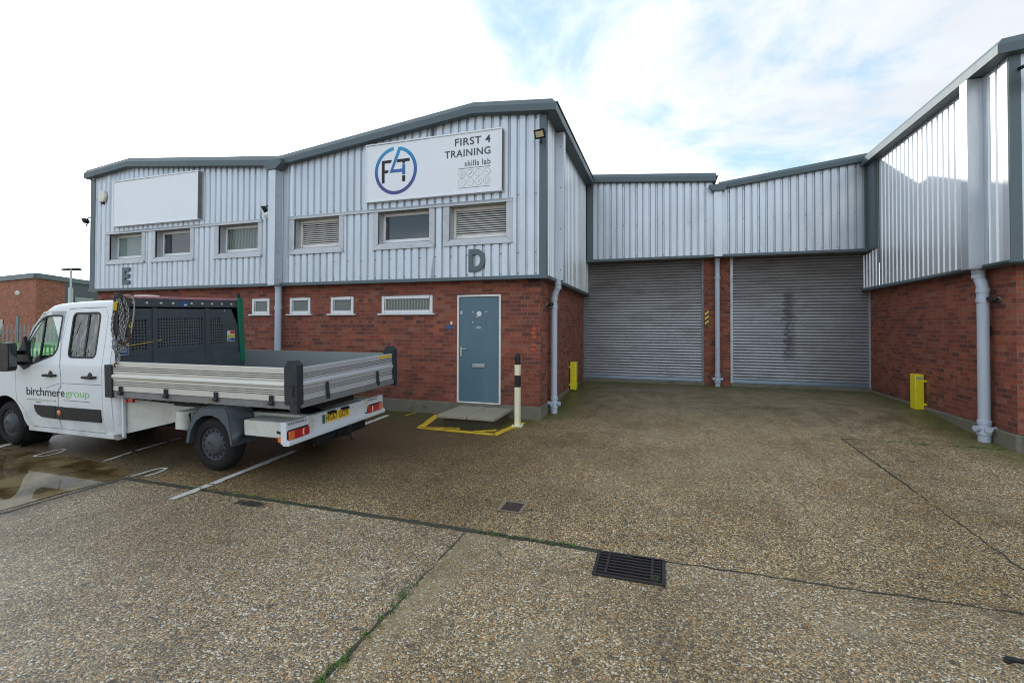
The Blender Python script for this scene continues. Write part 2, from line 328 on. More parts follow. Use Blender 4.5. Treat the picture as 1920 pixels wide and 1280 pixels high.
MT['meshbar'] = paint('worn_mesh', (.13, .145, .155), .5, .3, .3)
MT['groove'] = paint('dark_groove', (.15, .145, .13), .6, .2, .4)  # darker tone for the recessed faces of the bed boards
MT['aluin'] = aluside('bed_inner_grey', (.27, .30, .31), .5)
MT['headboard'] = paint('dark_grey_steel', (.065, .078, .090), .5, .1, .35, (.15, .16, .16), 4, spec=.4)
MT['post'] = paint('dropside_post', (.026, .031, .038), .5, .1, .25, (.15, .15, .14), 7, spec=.35)
MT['bedframe'] = paint('bed_frame_galv', (.22, .225, .22), .6, .3, .6, (.10, .085, .065), 5)
MT['bedfloor'] = paint('bed_floor', (.06, .055, .05), .7, 0, .6, (.04, .035, .03), 4)
MT['guard'] = paint('mudguard_plastic', (.075, .09, .105), .55, 0, .5, (.19, .20, .20), 6, streak=True, spec=.35)
MT['rubber'] = paint('tyre_rubber', (.014, .013, .014), .8, 0, .5, (.035, .03, .028), 8, bump=.4, spec=.25)
MT['hub'] = paint('hubcap_grey', (.07, .075, .085), .5, .1, .5, (.03, .027, .025), 9, spec=.3)
MT['rimdark'] = paint('rim_rust', (.016, .011, .01), .8, .1, .5, (.03, .015, .01), spec=.2)
MT['green'] = paint('green_strip', (.006, .155, .085), .4, 0, .2, (.02, .09, .05), 5)
MT['pink'] = paint('faded_red_rail', (.42, .16, .20), .5, 0, .7, (.62, .52, .55), 9)
MT['red'] = paint('red_lens', (.48, .012, .016), .15, 0, .1, coat=.6)
MT['orange'] = paint('orange_lens', (.78, .17, .03), .2, 0, .15, coat=.6)
MT['clearlens'] = paint('clear_lens', (.72, .66, .62), .2)
MT['plate'] = paint('yellow_plate', (.80, .50, .03), .4, 0, .15, (.3, .2, .05), 8)
MT['plateblue'] = paint('plate_band', (.01, .10, .13), .4)
MT['ink'] = paint('black_ink', (.015, .015, .017), .45, 0, 0)
MT['green_ink'] = paint('green_ink', (.16, .50, .12), .45, 0, 0)
MT['grey_ink'] = paint('faded_ink', (.40, .40, .30), .5, 0, .2)
MT['stickerblue'] = paint('blue_sticker', (.03, .075, .26), .4, 0, .15, (.2, .2, .2), 10)
MT['stickerwhite'] = paint('white_sticker', (.66, .68, .68), .4, 0, .25)
MT['stickeryellow'] = paint('yellow_sticker', (.75, .48, .02), .4, 0, .2)
MT['stickerred'] = paint('red_sticker', (.55, .03, .04), .4, 0, .2)
MT['chain'] = paint('galvanised_chain', (.36, .37, .36), .42, .7, .6, (.10, .07, .05), 12)
MT['rustchain'] = paint('rusty_chain', (.16, .07, .045), .7, .3, .5, (.05, .03, .03), 14)
MT['strap'] = paint('dark_strap', (.06, .05, .048), .8, 0, .5, (.15, .11, .08), 12)
MT['rope'] = paint('faded_rope', (.42, .40, .32), .8, 0, .4, (.2, .17, .12), 14)
MT['cabin'] = paint('cab_trim', (.012, .013, .014), .8, spec=.2)
def clearglass():
    n = N('cab_side_glass'); n.t.nodes.remove(n.b)
    g = n.node('ShaderNodeBsdfGlossy', {'Color': (1, 1, 1), 'Roughness': .02}); t = n.node('ShaderNodeBsdfTransparent', {'Color': (.80, .97, .88)})
    fr = n.node('ShaderNodeLayerWeight', {'Blend': .5}); m = n.node('ShaderNodeMixShader'); n.put(m.inputs[0], n.math('ADD', n.math('MULTIPLY', n.math('POWER', fr.outputs[1], 4.0), .5), .04)); n.put(m.inputs[1], t.outputs[0]); n.put(m.inputs[2], g.outputs[0])
    n.t.links.new(m.outputs[0], n.out.inputs[0]); return n.m
MT['cabglass'] = clearglass()
def tinted():
    n = N('rear_tinted_glass'); o = n.tc.outputs['Object']; x, y, z = n.sep(o)
    wv = n.node('ShaderNodeTexNoise', {'Vector': n.map(o, (3.2, 1, 1.3)), 'Scale': 2.0, 'Detail': 1.0, 'Distortion': 1.2}).outputs[0]
    n.set(Base_Color=(.03, .042, .036), Roughness=.04, Specular_IOR_Level=1.0, Normal=n.bump(wv, .55, .05)); return n.m
MT['tint'] = tinted()

# ------------------------------------------------------------------ mesh builder
class MB:
    def __init__(s): s.v = []; s.f = []; s.m = []
    def face(s, pts, mi=0):
        b = len(s.v); s.v += [tuple(p) for p in pts]; s.f.append(tuple(range(b, b+len(pts)))); s.m.append(mi)
    def box(s, x0, x1, y0, y1, z0, z1, mi=0):
        if x0 > x1: x0, x1 = x1, x0
        if y0 > y1: y0, y1 = y1, y0
        b = len(s.v); s.v += [(x, y, z) for z in (z0, z1) for y in (y0, y1) for x in (x0, x1)]
        for q in ((0, 2, 3, 1), (4, 5, 7, 6), (0, 1, 5, 4), (2, 6, 7, 3), (0, 4, 6, 2), (1, 3, 7, 5)): s.f.append(tuple(b+i for i in q)); s.m.append(mi)
    def hexa(s, p, mi=0):
        b = len(s.v); s.v += [tuple(q) for q in p]
        for q in ((0, 3, 2, 1), (4, 5, 6, 7), (0, 1, 5, 4), (1, 2, 6, 5), (2, 3, 7, 6), (3, 0, 4, 7)): s.f.append(tuple(b+i for i in q)); s.m.append(mi)
    def prism(s, poly, a0, a1, axis='y', mi=0):
        def P(p, a): return {'y': (p[0], a, p[1]), 'x': (a, p[0], p[1]), 'z': (p[0], p[1], a)}[axis]
        n = len(poly); b = len(s.v); s.v += [P(p, a0) for p in poly]+[P(p, a1) for p in poly]
        for i in range(n): j = (i+1) % n; s.f.append((b+i, b+j, b+n+j, b+n+i)); s.m.append(mi)
        for off in (0, n):
            for t in tessellate_polygon([[Vector((p[0], p[1], 0)) for p in poly]]):
                s.f.append(tuple(b+off+i for i in t)); s.m.append(mi)
    def tube(s, pts, r, n=10, mi=0, closed=False, caps=True, rs=None):
        pts = [Vector(p) for p in pts]; k = len(pts); b = len(s.v); up = None
        for i, p in enumerate(pts):
            d = (pts[(i+1) % k]-pts[i-1]) if closed else (pts[min(i+1, k-1)]-pts[max(i-1, 0)])
            d.normalize()
            if up is None: up = Vector((0, 0, 1)) if abs(d.z) < .9 else Vector((1, 0, 0))
            a = (up-d*up.dot(d)); a.normalize(); up = a; c = d.cross(a); rr = rs[i] if rs else r
            s.v += [tuple(p+a*rr*math.cos(t)+c*rr*math.sin(t)) for t in (2*math.pi*j/n for j in range(n))]
        for i in range(k if closed else k-1):
            i2 = (i+1) % k
            for j in range(n): j2 = (j+1) % n; s.f.append((b+i*n+j, b+i*n+j2, b+i2*n+j2, b+i2*n+j)); s.m.append(mi)
        if caps and not closed:
            s.f.append(tuple(b+j for j in range(n))[::-1]); s.m.append(mi); s.f.append(tuple(b+(k-1)*n+j for j in range(n))); s.m.append(mi)
    def lathe(s, prof, o, axis, n=32, mi=0, close=False):
        """prof: (radius, along axis)"""
        o = Vector(o); ax = Vector(axis).normalized(); a = ax.orthogonal().normalized(); c = ax.cross(a); b = len(s.v)
        for r, h in prof: s.v += [tuple(o+ax*h+a*r*math.cos(t)+c*r*math.sin(t)) for t in (2*math.pi*j/n for j in range(n))]
        k = len(prof)
        for i in range(k if close else k-1):
            i2 = (i+1) % k
            for j in range(n): j2 = (j+1) % n; s.f.append((b+i*n+j, b+i*n+j2, b+i2*n+j2, b+i2*n+j)); s.m.append(mi)
    def region(s, outer, holes, fn, mi=0, cuts=None, thick=None):
        """filled 2D region with holes, mapped by fn(u,v,d)"""
        loops = [outer]+holes; flat = [p for l in loops for p in l]
        tris = tessellate_polygon([[Vector((p[0], p[1], 0)) for p in l] for l in loops])
        bm = bmesh.new(); vs = [bm.verts.new((p[0], p[1], 0)) for p in flat]
        for t in tris:
            try: bm.faces.new([vs[i] for i in t])
            except ValueError: pass
        for (ax, val) in (cuts or []):
            no = (1, 0, 0) if ax == 'u' else (0, 1, 0); p = (val, 0, 0) if ax == 'u' else (0, val, 0)
            bmesh.ops.bisect_plane(bm, geom=bm.verts[:]+bm.edges[:]+bm.faces[:], plane_co=p, plane_no=no)
        bm.verts.index_update(); be = [(e.verts[0].index, e.verts[1].index) for e in bm.edges if len(e.link_faces) == 1]
        vv = [(v.co.x, v.co.y) for v in bm.verts]; b = len(s.v); k = len(vv)
        s.v += [tuple(fn(u, v, 0)) for u, v in vv]
        for f in bm.faces: s.f.append(tuple(b+v.index for v in f.verts)); s.m.append(mi)
        if thick:
            s.v += [tuple(fn(u, v, thick)) for u, v in vv]
            for f in bm.faces: s.f.append(tuple(b+k+v.index for v in f.verts)[::-1]); s.m.append(mi)
            for i, j in be: s.f.append((b+i, b+j, b+k+j, b+k+i)); s.m.append(mi)
        bm.free()
    def build(s, name, mat, parent=None, bevel=0, ang=38, solid=True, recalc=True):
        mats = mat if isinstance(mat, (list, tuple)) else [mat]
        me = bpy.data.meshes.new(name); o = bpy.data.objects.new(name, me)
        org = Vector((0, 0, 0))
        if parent is not None: o.parent = parent; org = Vector(parent.get('_org', (0, 0, 0)))
        else:
            xs, ys, zs = zip(*s.v); org = Vector(((min(xs)+max(xs))/2, (min(ys)+max(ys))/2, min(zs))); o.location = org
        ORG[o.name] = org
        o['_org'] = tuple(org)
        bm = bmesh.new(); vs = [bm.verts.new(p) for p in s.v]
        for f, mi in zip(s.f, s.m):
            try: q = bm.faces.new([vs[i] for i in f]); q.material_index = mi; q.smooth = True
            except ValueError: pass
        bmesh.ops.remove_doubles(bm, verts=bm.verts, dist=2e-5)
        if recalc: bmesh.ops.recalc_face_normals(bm, faces=bm.faces)
        bm.normal_update()
        for e in bm.edges:
            if len(e.link_faces) == 2 and e.calc_face_angle(0) > R(ang): e.smooth = False
        uv = bm.loops.layers.uv.new('UVMap')
        for f in bm.faces:
            nx, ny, nz = (abs(c) for c in f.normal)
            for l in f.loops:
                x, y, z = l.vert.co
                l[uv].uv = (x, y) if nz > nx and nz > ny else ((y, z) if nx > ny else (x, z))
        bm.transform(Matrix.Translation(-org)); bm.to_mesh(me); bm.free()
        for m in mats: me.materials.append(MT[m])
        C.objects.link(o)
        if bevel:
            b = o.modifiers.new('bevel', 'BEVEL'); b.width = bevel; b.segments = 2; b.limit_method = 'ANGLE'; b.angle_limit = R(40)
        return o
ORG = {}
def root(name, loc, label=None, cat=None, group=None, rot=(0, 0, 0)):
    o = bpy.data.objects.new(name, None); C.objects.link(o); o.location = loc; o.rotation_euler = rot; o.empty_display_size = .1
    o['_org'] = tuple(loc) if rot == (0, 0, 0) else (0., 0., 0.)
    if label: tag(o, label, cat, group)
    return o
def tag(o, label=None, cat=None, group=None, kind=None):
    for k, v in (('label', label), ('category', cat), ('group', group), ('kind', kind)):
        if v: o[k] = v
    return o
def copy_tree(o, parent=None):
    c = o.copy(); C.objects.link(c); c.parent = parent
    for ch in list(o.children): copy_tree(ch, c)
    return c
def text(name, s, mat, parent, fit, plane, thick=.003, weight=0., spacing=1.0, fitw=True, italic=0.):
    """lettering fitted into fit=(u0,u1,v0,v1); plane(u,v,d)->point"""
    cu = bpy.data.curves.new('t', 'FONT'); cu.body = s; cu.size = 1; cu.offset = weight; cu.resolution_u = 5; cu.space_character = spacing; cu.shear = italic
    to = bpy.data.objects.new('t', cu); C.objects.link(to); dg = bpy.context.evaluated_depsgraph_get()
    me = bpy.data.meshes.new_from_object(to.evaluated_get(dg)); vs = [v.co.copy() for v in me.vertices]
    if not vs: return None
    x0 = min(v.x for v in vs); x1 = max(v.x for v in vs); y0 = min(v.y for v in vs); y1 = max(v.y for v in vs)
    mb = MB(); u0, u1, v0, v1 = fit; b = 0; P = []
    for v in vs: P.append((u0+(v.x-x0)/(x1-x0)*(u1-u0), v0+(v.y-y0)/(y1-y0)*(v1-v0)))
    k = len(P); mb.v = [tuple(plane(p[0], p[1], 0)) for p in P]+[tuple(plane(p[0], p[1], thick)) for p in P]
    ed = {}
    for pl in me.polygons:
        t = tuple(pl.vertices); mb.f.append(t); mb.m.append(0); mb.f.append(tuple(i+k for i in t)[::-1]); mb.m.append(0)
        for a, c in zip(t, t[1:]+t[:1]): ed[(min(a, c), max(a, c))] = ed.get((min(a, c), max(a, c)), 0)+1
    for (a, c), n_ in ed.items():
        if n_ == 1: mb.f.append((a, c, c+k, a+k)); mb.m.append(0)
    bpy.data.objects.remove(to); bpy.data.curves.remove(cu); bpy.data.meshes.remove(me)
    return mb.build(name, mat, parent)

# ------------------------------------------------------------------ ground
def ss(a, b, x): t = max(0, min(1, (x-a)/(b-a))); return t*t*(3-2*t)
def lin(pts, x):
    if x <= pts[0][0]: return pts[0][1]
    for (a, p), (b, q) in zip(pts, pts[1:]):
        if x <= b: return p+(q-p)*(x-a)/(b-a)
    return pts[-1][1]
def zg(x, y):
    base = lin([(-40, -.30), (0, -.155), (3.95, -.145), (8.3, .0)], y)
    court = lin([(8.3, 0), (9.1, .045), (10.5, .18), (11.5, .20), (14, .215)], y)
    k = ss(-2.6, -2.1, x)*(1-ss(5.2, 5.8, x)); z = base+court*k if y > 8.3 else base
    z -= .030*ss(-11.6, -10.6, x)*(1-ss(-6.75, -6.1, x))*ss(2.5, 3.3, y)*(1-ss(4.1, 4.8, y))
    return z
def axis_pts(segs):
    o = []
    for a, b, n in segs: o += [a+(b-a)*i/n for i in range(n)]
    return o+[segs[-1][1]]
gx = axis_pts([(-400, -60, 6), (-60, -14, 20), (-14, -5, 90), (-5, 6, 50), (6, 60, 12), (60, 400, 5)])
gy = axis_pts([(-400, -30, 6), (-30, 0, 8), (0, 14, 130), (14, 60, 16), (60, 400, 6)])
g = MB()
for y in gy:
    for x in gx: g.v.append((x, y, zg(x, y)))
W_ = len(gx)
for j in range(len(gy)-1):
    for i in range(W_-1):
        a = j*W_+i; g.f.append((a, a+1, a+1+W_, a+W_)); g.m.append(0)
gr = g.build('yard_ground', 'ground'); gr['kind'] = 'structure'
gr.data.transform(Matrix.Translation(gr.location)); gr.location = (0, 0, 0)
def sheet(name, poly, mat, dz=.004, kind='structure', step=.18, parent=None, jag=0.):
    """flat marking that follows the ground"""
    mb = MB(); xs = [p[0] for p in poly]; ys = [p[1] for p in poly]
    pp = []
    for i, p in enumerate(poly):
        q = poly[(i+1) % len(poly)]; L = math.hypot(q[0]-p[0], q[1]-p[1]); k = max(1, int(L/.07)) if jag else 1
        for t in range(k):
            x = p[0]+(q[0]-p[0])*t/k; y = p[1]+(q[1]-p[1])*t/k
            if jag: x += (noise.noise(Vector((x*9, y*9, 1)))*1.2+random.uniform(-.4, .4))*jag; y += (noise.noise(Vector((x*9, y*9, 5)))*1.2+random.uniform(-.4, .4))*jag
            pp.append((x, y))
    cuts = [('u', v) for v in axis_pts([(min(xs), max(xs), max(1, int((max(xs)-min(xs))/.5)))])[1:-1]]+[('v', v) for v in axis_pts([(min(ys), max(ys), max(1, int((max(ys)-min(ys))/.3)))])[1:-1]]
    mb.region(pp, [], lambda u, v, d: (u, v, zg(u, v)+dz), 0, cuts)
    o = mb.build(name, mat, parent)
    if kind: o['kind'] = kind
    return o
# joints between the slabs
def jline(a, b, w=.022, mat='joint', dz=.004, name='slab_joint'):
    a = Vector(a); b = Vector(b); d = (b-a).normalized(); p = Vector((-d.y, d.x))*w
    return sheet(name, [tuple(a+p), tuple(a-p), tuple(b-p), tuple(b+p)], mat, dz, jag=.016)
jline((-6.22, 3.99), (-1.62, 3.96), .03); jline((-1.62, 3.96), (-.5, 3.93), .03); jline((0.0, 3.93), (12, 3.96), .008)
jline((-1.70, 3.9), (-1.70, 2.7), .005); jline((-1.70, 2.7), (-1.70, .4), .012); jline((2.58, 6.4), (2.58, 8.42), .013); jline((2.58, 4.0), (2.58, 6.4), .007); jline((2.58, 8.42), (12, 8.42), .006)
jline((-6.2, 4.0), (-6.2, .4), .018); jline((-30, 4.0), (-6.3, 4.0), .02)
# painted marks
def wline(a, b, w=.05): return jline(a, b, w, 'whitepaint', .008, 'bay_line')
wline((-4.98, 3.66), (-5.0, 4.12)); wline((-5.0, 4.15), (-5.04, 5.5)); wline((-5.05, 6.2), (-5.06, 7.9)); wline((-7.24, 4.40), (-7.27, 4.78), .022); wline((-7.28, 4.84), (-7.31, 5.30), .036); wline((-7.32, 5.36), (-7.335, 5.55), .028); wline((-7.34, 5.72), (-7.36, 6.1), .03); wline((-9.56, 4.3), (-9.75, 6.3)); wline((-11.9, 4.3), (-12.05, 8.0)); wline((-14.2, 4.3), (-14.4, 8.0))
jline((-4.72, 7.95), (-4.66, 8.25), .018, 'yellowpaint', .008, 'bay_line')
def arc_mark(cx, cy, rx, ry, a0, a1, w=.035, tail=None):
    mb = MB(); pts = [(cx+rx*math.cos(a0+(a1-a0)*i/20), cy+ry*math.sin(a0+(a1-a0)*i/20)) for i in range(21)]
    if tail: pts = [tail[0]]+pts+[tail[1]]
    for (x0, y0), (x1, y1) in zip(pts, pts[1:]):
        d = Vector((x1-x0, y1-y0)); 
        if d.length < 1e-6: continue
        d.normalize(); n_ = Vector((-d.y, d.x))*w; q = [(x0+n_.x, y0+n_.y), (x0-n_.x, y0-n_.y), (x1-n_.x, y1-n_.y), (x1+n_.x, y1+n_.y)]
        mb.face([(u, v, max(zg(u, v), -.148)+.006) for u, v in q])
    o = mb.build('bay_number', 'whitepaint'); o['kind'] = 'structure'; return o
arc_mark(-6.10, 4.20, .085, .20, -.2, math.pi*1.05, .022, ((-6.02, 4.10), (-6.20, 4.06)))
arc_mark(-8.42, 4.42, .10, .17, 0, 2*math.pi, .018)
# puddle: level water in the dip
pp = []
ctrl = [(-6.33, 2.82), (-6.30, 3.5), (-6.28, 4.0), (-6.5, 4.28), (-7.2, 4.33), (-7.9, 4.42), (-8.6, 4.4), (-9.4, 4.38), (-10.4, 4.3), (-10.8, 3.7), (-10.6, 3.1), (-9.5, 2.78), (-8.2, 2.7), (-7.2, 2.72)]
mb = MB()
for i, p in enumerate(ctrl):
    q = ctrl[(i+1) % len(ctrl)]
    for t in range(6):
        x = p[0]+(q[0]-p[0])*t/6; y = p[1]+(q[1]-p[1])*t/6; pp.append((x+.02*math.sin(9*x+5*y), y+.03*noise.noise(Vector((x*4, y*4, 0)))))
mb.region(pp, [], lambda u, v, d: (u, v, -.1475), 0)
pd = mb.build('puddle', 'puddle'); tag(pd, kind='structure')
# slab edge trowelled strip + grass

# ------------------------------------------------------------------ moss tufts (small leaf clumps along the joints)
mt = MB()
def tuft(x, y, r, n):
    for _ in range(n):
        a = random.uniform(0, 6.28); d = random.uniform(0, r); px, py = x+math.cos(a)*d, y+math.sin(a)*d; z = zg(px, py)+.004
        s = random.uniform(.006, .014); t = random.uniform(0, 6.28); h = random.uniform(.004, .016)
        mt.face([(px, py, z), (px+math.cos(t)*s, py+math.sin(t)*s, z+h), (px+math.cos(t+.9)*s*1.3, py+math.sin(t+.9)*s*1.3, z+h*.6)])
for _ in range(34): y = random.choice([random.uniform(1.6, 2.3), random.uniform(2.4, 3.0), random.uniform(1.9, 3.6)]); tuft(-1.70+random.uniform(-.03, .03), y, .03, 14)
for _ in range(24): tuft(random.uniform(-1.6, -.7), 3.95+random.uniform(-.02, .02), .03, 14)
for _ in range(26): tuft(random.uniform(-5.2, -3.2), 4.0+random.uniform(-.03, .03), .04, 8)
for _ in range(10): tuft(-.06, 3.62+random.uniform(-.05, .05), .03, 12)
for _ in range(30): tuft(random.uniform(3.0, 4.5), 8.4+random.uniform(-.1, .05), .06, 12)
for _ in range(40): t = random.random(); tuft(-1.9+random.uniform(-.15, .15), 8.4+t*4.4, .07, 10)
for _ in range(50): tuft(random.uniform(-2.0, 4.5), 13.0+random.uniform(-.25, .05), .07, 9)
for _ in range(30): tuft(4.4+random.uniform(-.25, .05), random.uniform(8.5, 12.8), .07, 10)
m = mt.build('moss', 'chartreuse', recalc=False); tag(m, 'small green moss tufts growing along the slab joints and wall feet', 'moss', kind='stuff')

# ------------------------------------------------------------------ wall helpers
YB, YC = 8.315, 8.18            # brick / cladding faces of the front
XB, XC = -2.149, -2.02          # courtyard side of unit D
XR, XRC = 4.62, 4.49            # courtyard side of the right unit
YK, YKC = 13.12, 12.78          # back of the court: brick / cladding
def wall_grid(mb, u0, u1, z0, z1, holes, fn, depth, mi=0):
    us = sorted({u0, u1, *[h[0] for h in holes], *[h[1] for h in holes]}); zs = sorted({z0, z1, *[h[2] for h in holes], *[h[3] for h in holes]})
    def inh(u, z): return any(h[0] < u < h[1] and h[2] < z < h[3] for h in holes)
    for a, b in zip(us, us[1:]):
        for c, d in zip(zs, zs[1:]):
            if not inh((a+b)/2, (c+d)/2): mb.face([fn(a, c, 0), fn(b, c, 0), fn(b, d, 0), fn(a, d, 0)], mi)
    for h in holes:
        q = [(h[0], h[2]), (h[1], h[2]), (h[1], h[3]), (h[0], h[3])]
        for i in range(4): p, r = q[i], q[(i+1) % 4]; mb.face([fn(*p, 0), fn(*r, 0), fn(*r, depth), fn(*p, depth)], mi)
PITCH = .168
def ribbed(mb, u0, u1, z0f, z1f, fn, holes=(), screws=True, rows=()):
    """trapezoidal sheet: fn(u,z,d) d = depth behind the crown"""
    prof = [(0, 0), (.108, 0), (.127, .034), (.149, .034), (.168, 0)]; pts = []
    k = 0
    while u0+k*PITCH < u1:
        for du, dd in prof[:-1]:
            u = u0+k*PITCH+du
            if u < u1: pts.append((u, dd))
        k += 1
    pts.append((u1, pts[-1][1]))
    for (a, da), (b, db) in zip(pts, pts[1:]):
        iv = [(z0f((a+b)/2), None)]
        hs = sorted([h for h in holes if h[0] < (a+b)/2 < h[1]], key=lambda h: h[2]); lo = ('f',); segs = []; cur = None
        za = (z0f(a), z0f(b))
        for h in hs: segs.append((za, (h[2], h[2]))); za = (h[3], h[3])
        segs.append((za, (z1f(a), z1f(b))))
        for (l0, l1), (h0, h1) in segs:
            if h0 > l0: mb.face([fn(a, l0, da), fn(b, l1, db), fn(b, h1, db), fn(a, h0, da)])
    if screws:
        for q in range(0, k, 2):
            u = u0+q*PITCH+.138
            if u > u1-.02: continue
            for z in [z0f(u)+.06]+list(rows)+[z1f(u)-.09]:
                if z > z1f(u)-.05 or any(h[0]-.02 < u < h[1]+.02 and h[2] < z < h[3] for h in holes): continue
                c0 = Vector(fn(u, z, .032)); nrm = (Vector(fn(u, z, 0))-c0).normalized()
                mb.lathe([(0, .012), (.007, .010), (.010, .001), (.010, 0)], c0, nrm, 6, 1)
def strip(mb, pts, prof, fn, mi=0, start=None, end=None):
    """sweep a closed profile of (depth d, height h) along pts (u,z); fn(u,z,d)"""
    n = len(prof); b = len(mb.v)
    for k_, (u, z) in enumerate(pts):
        if k_ == 0 and start: mb.v += start
        elif k_ == len(pts)-1 and end: mb.v += end
        else: mb.v += [tuple(fn(u, z+h, d)) for d, h in prof]
    for i in range(len(pts)-1):
        for j in range(n): j2 = (j+1) % n; mb.f.append((b+i*n+j, b+i*n+j2, b+(i+1)*n+j2, b+(i+1)*n+j)); mb.m.append(mi)
    mb.f.append(tuple(b+j for j in range(n))); mb.m.append(mi); mb.f.append(tuple(b+(len(pts)-1)*n+j for j in range(n))[::-1]); mb.m.append(mi)
fF = lambda u, z, d: (u, YC+d, z)                # front, d goes inwards
fB = lambda u, z, d: (u, YB+d, z)
FASC = [(-.07, 0), (-.15, -.115), (-.14, -.235), (.02, -.235), (.02, 0)]   # relative to cladding face, top at 0
DRIP = [(-.02, .012), (-.045, -.005), (-.045, -.055), (-.03, -.058), (.14, -.052), (.14, .012)]
def drip(mb, pts, fn, mi=0, start=None, end=None): strip(mb, pts, DRIP, fn, mi, start, end)
FS2 = [(-.13, 0), (-.22, -.12), (-.21, -.235), (.02, -.235), (.02, 0)]
RS2 = [(-.10, 0), (-.19, -.115), (-.185, -.235), (.02, -.235), (.02, 0)]
CORN_F = [(XC-ds, YC+df, 5.755+h) for (ds, h), (df, _) in zip(FS2, FASC)]
CORN_D = [(XC-d, YC+d, 2.625+h) for d, h in DRIP]
RCORN_F = [(XRC+ds, YC+df, 5.65+h) for (ds, h), (df, _) in zip(RS2, FASC)]
RCORN_D = [(XRC+d, YC+d, 2.625+h) for d, h in DRIP]

def upper_window(par, x0, kind, dull=False):
    x1 = x0+1.15; z0, z1 = 3.36, 4.0; d = .2
    fr = MB()                                             # flashing surround + reveals
    fr.prism([(x0-.13, z0-.10), (x0, z0), (x0, z1), (x0-.13, z1)], YC-.012, YC+.03, 'y')
    fr.prism([(x1+.115, z0-.10), (x1, z0), (x1, z1), (x1+.115, z1)], YC-.0122, YC+.03, 'y')
    fr.face([(x0-.13, YC-.034, z0-.105), (x1+.115, YC-.034, z0-.105), (x1, YC+.004, z0-.002), (x0, YC+.004, z0-.002)])
    fr.face([(x0-.13, YC-.034, z0-.105), (x1+.115, YC-.034, z0-.105), (x1+.115, YC-.034, z0-.125), (x0-.13, YC-.034, z0-.125)])
    fr.face([(x0-.13, YC-.034, z0-.105), (x0-.13, YC-.034, z0-.125), (x0-.13, YC+.02, z0-.125), (x0-.13, YC+.02, z0-.10), (x0-.13, YC-.01, z0-.10)])
    fr.face([(x0, YC+.004, z0-.002), (x1, YC+.004, z0-.002), (x1, YC+d, z0+.05), (x0, YC+d, z0+.05)])
    fr.face([(x0, YC, z0-.02), (x0, YC+d+.05, z0-.02), (x0, YC+d+.05, z1+.03), (x0, YC, z1+.03)])
    fr.face([(x1, YC, z0-.02), (x1, YC+d+.05, z0-.02), (x1, YC+d+.05, z1+.03), (x1, YC, z1+.03)])
    s = fr.build('window_surround', 'flash', par)
    so_ = MB(); so_.box(x0, x1, YC, YC+d+.05, z1, z1+.012); so_.build('head_lining', 'soffit', s)
    wf = MB(); y = YC+d; a0, a1, b0, b1 = x0+.003, x1-.003, z0+.045, z1-.003; t = .06
    for q in ((a0, a0+t, b0, b1), (a1-t, a1, b0, b1), (a0+t, a1-t, b0, b0+t), (a0+t, a1-t, b1-t, b1)): wf.box(q[0], q[1], y-.03, y+.04, q[2], q[3])
    w_ = wf.build('window', 'upvc_dirty' if kind == 'louvre' else 'upvc', par, bevel=.004)
    if kind == 'louvre':
        lv = MB(); n_ = 11; h = (b1-b0-2*t)/n_
        for i in range(n_):
            zc = b0+t+h*(i+.5); lv.hexa([(a0+t, y-.040, zc-h*.46), (a1-t, y-.040, zc-h*.46), (a1-t, y+.005, zc+h*.22), (a0+t, y+.005, zc+h*.22), (a0+t, y-.040, zc-h*.22), (a1-t, y-.040, zc-h*.22), (a1-t, y+.005, zc+h*.36), (a0+t, y+.005, zc+h*.36)])
        lv.build('louvre_slats', 'upvc_dirty', w_)
        bk = MB(); bk.box(a0+t, a1-t, y+.05, y+.06, b0+t, b1-t); bk.build('louvre_backing', 'void', w_)
    else:
        p = MB(); p.box(a0+t-.005, a1-t+.005, y-.004, y+.002, b0+t-.005, b1-t+.005); p.build('pane', kind, w_)
    return (x0-.07, x1+.06, z0-.05, z1+.03)
def low_window(par, x0, x1, kind):
    z0, z1 = 1.965, 2.315; y = YB+.03; t = .062
    wf = MB()
    for q in ((x0, x0+t, z0, z1), (x1-t, x1, z0, z1), (x0+t, x1-t, z0, z0+t), (x0+t, x1-t, z1-t, z1)): wf.box(q[0], q[1], y-.045, y+.03, q[2], q[3])
    u = .035
    for q in ((x0+t, x0+t+u*.5, z0+t, z1-t), (x1-t-u*.5, x1-t, z0+t, z1-t)): wf.box(q[0], q[1], y-.03, y+.02, q[2], q[3])
    w_ = wf.build('window', 'upvc', par, bevel=.005)
    p = MB(); p.box(x0+t, x1-t, y-.012, y-.006, z0+t, z1-t); p.build('pane', kind, w_)
    sl_ = MB(); sl_.box(x0-.07, x1+.06, YB-.06, YB+.05, z0-.035, z0-.006); sl_.build('sill', 'upvc', w_, bevel=.005)
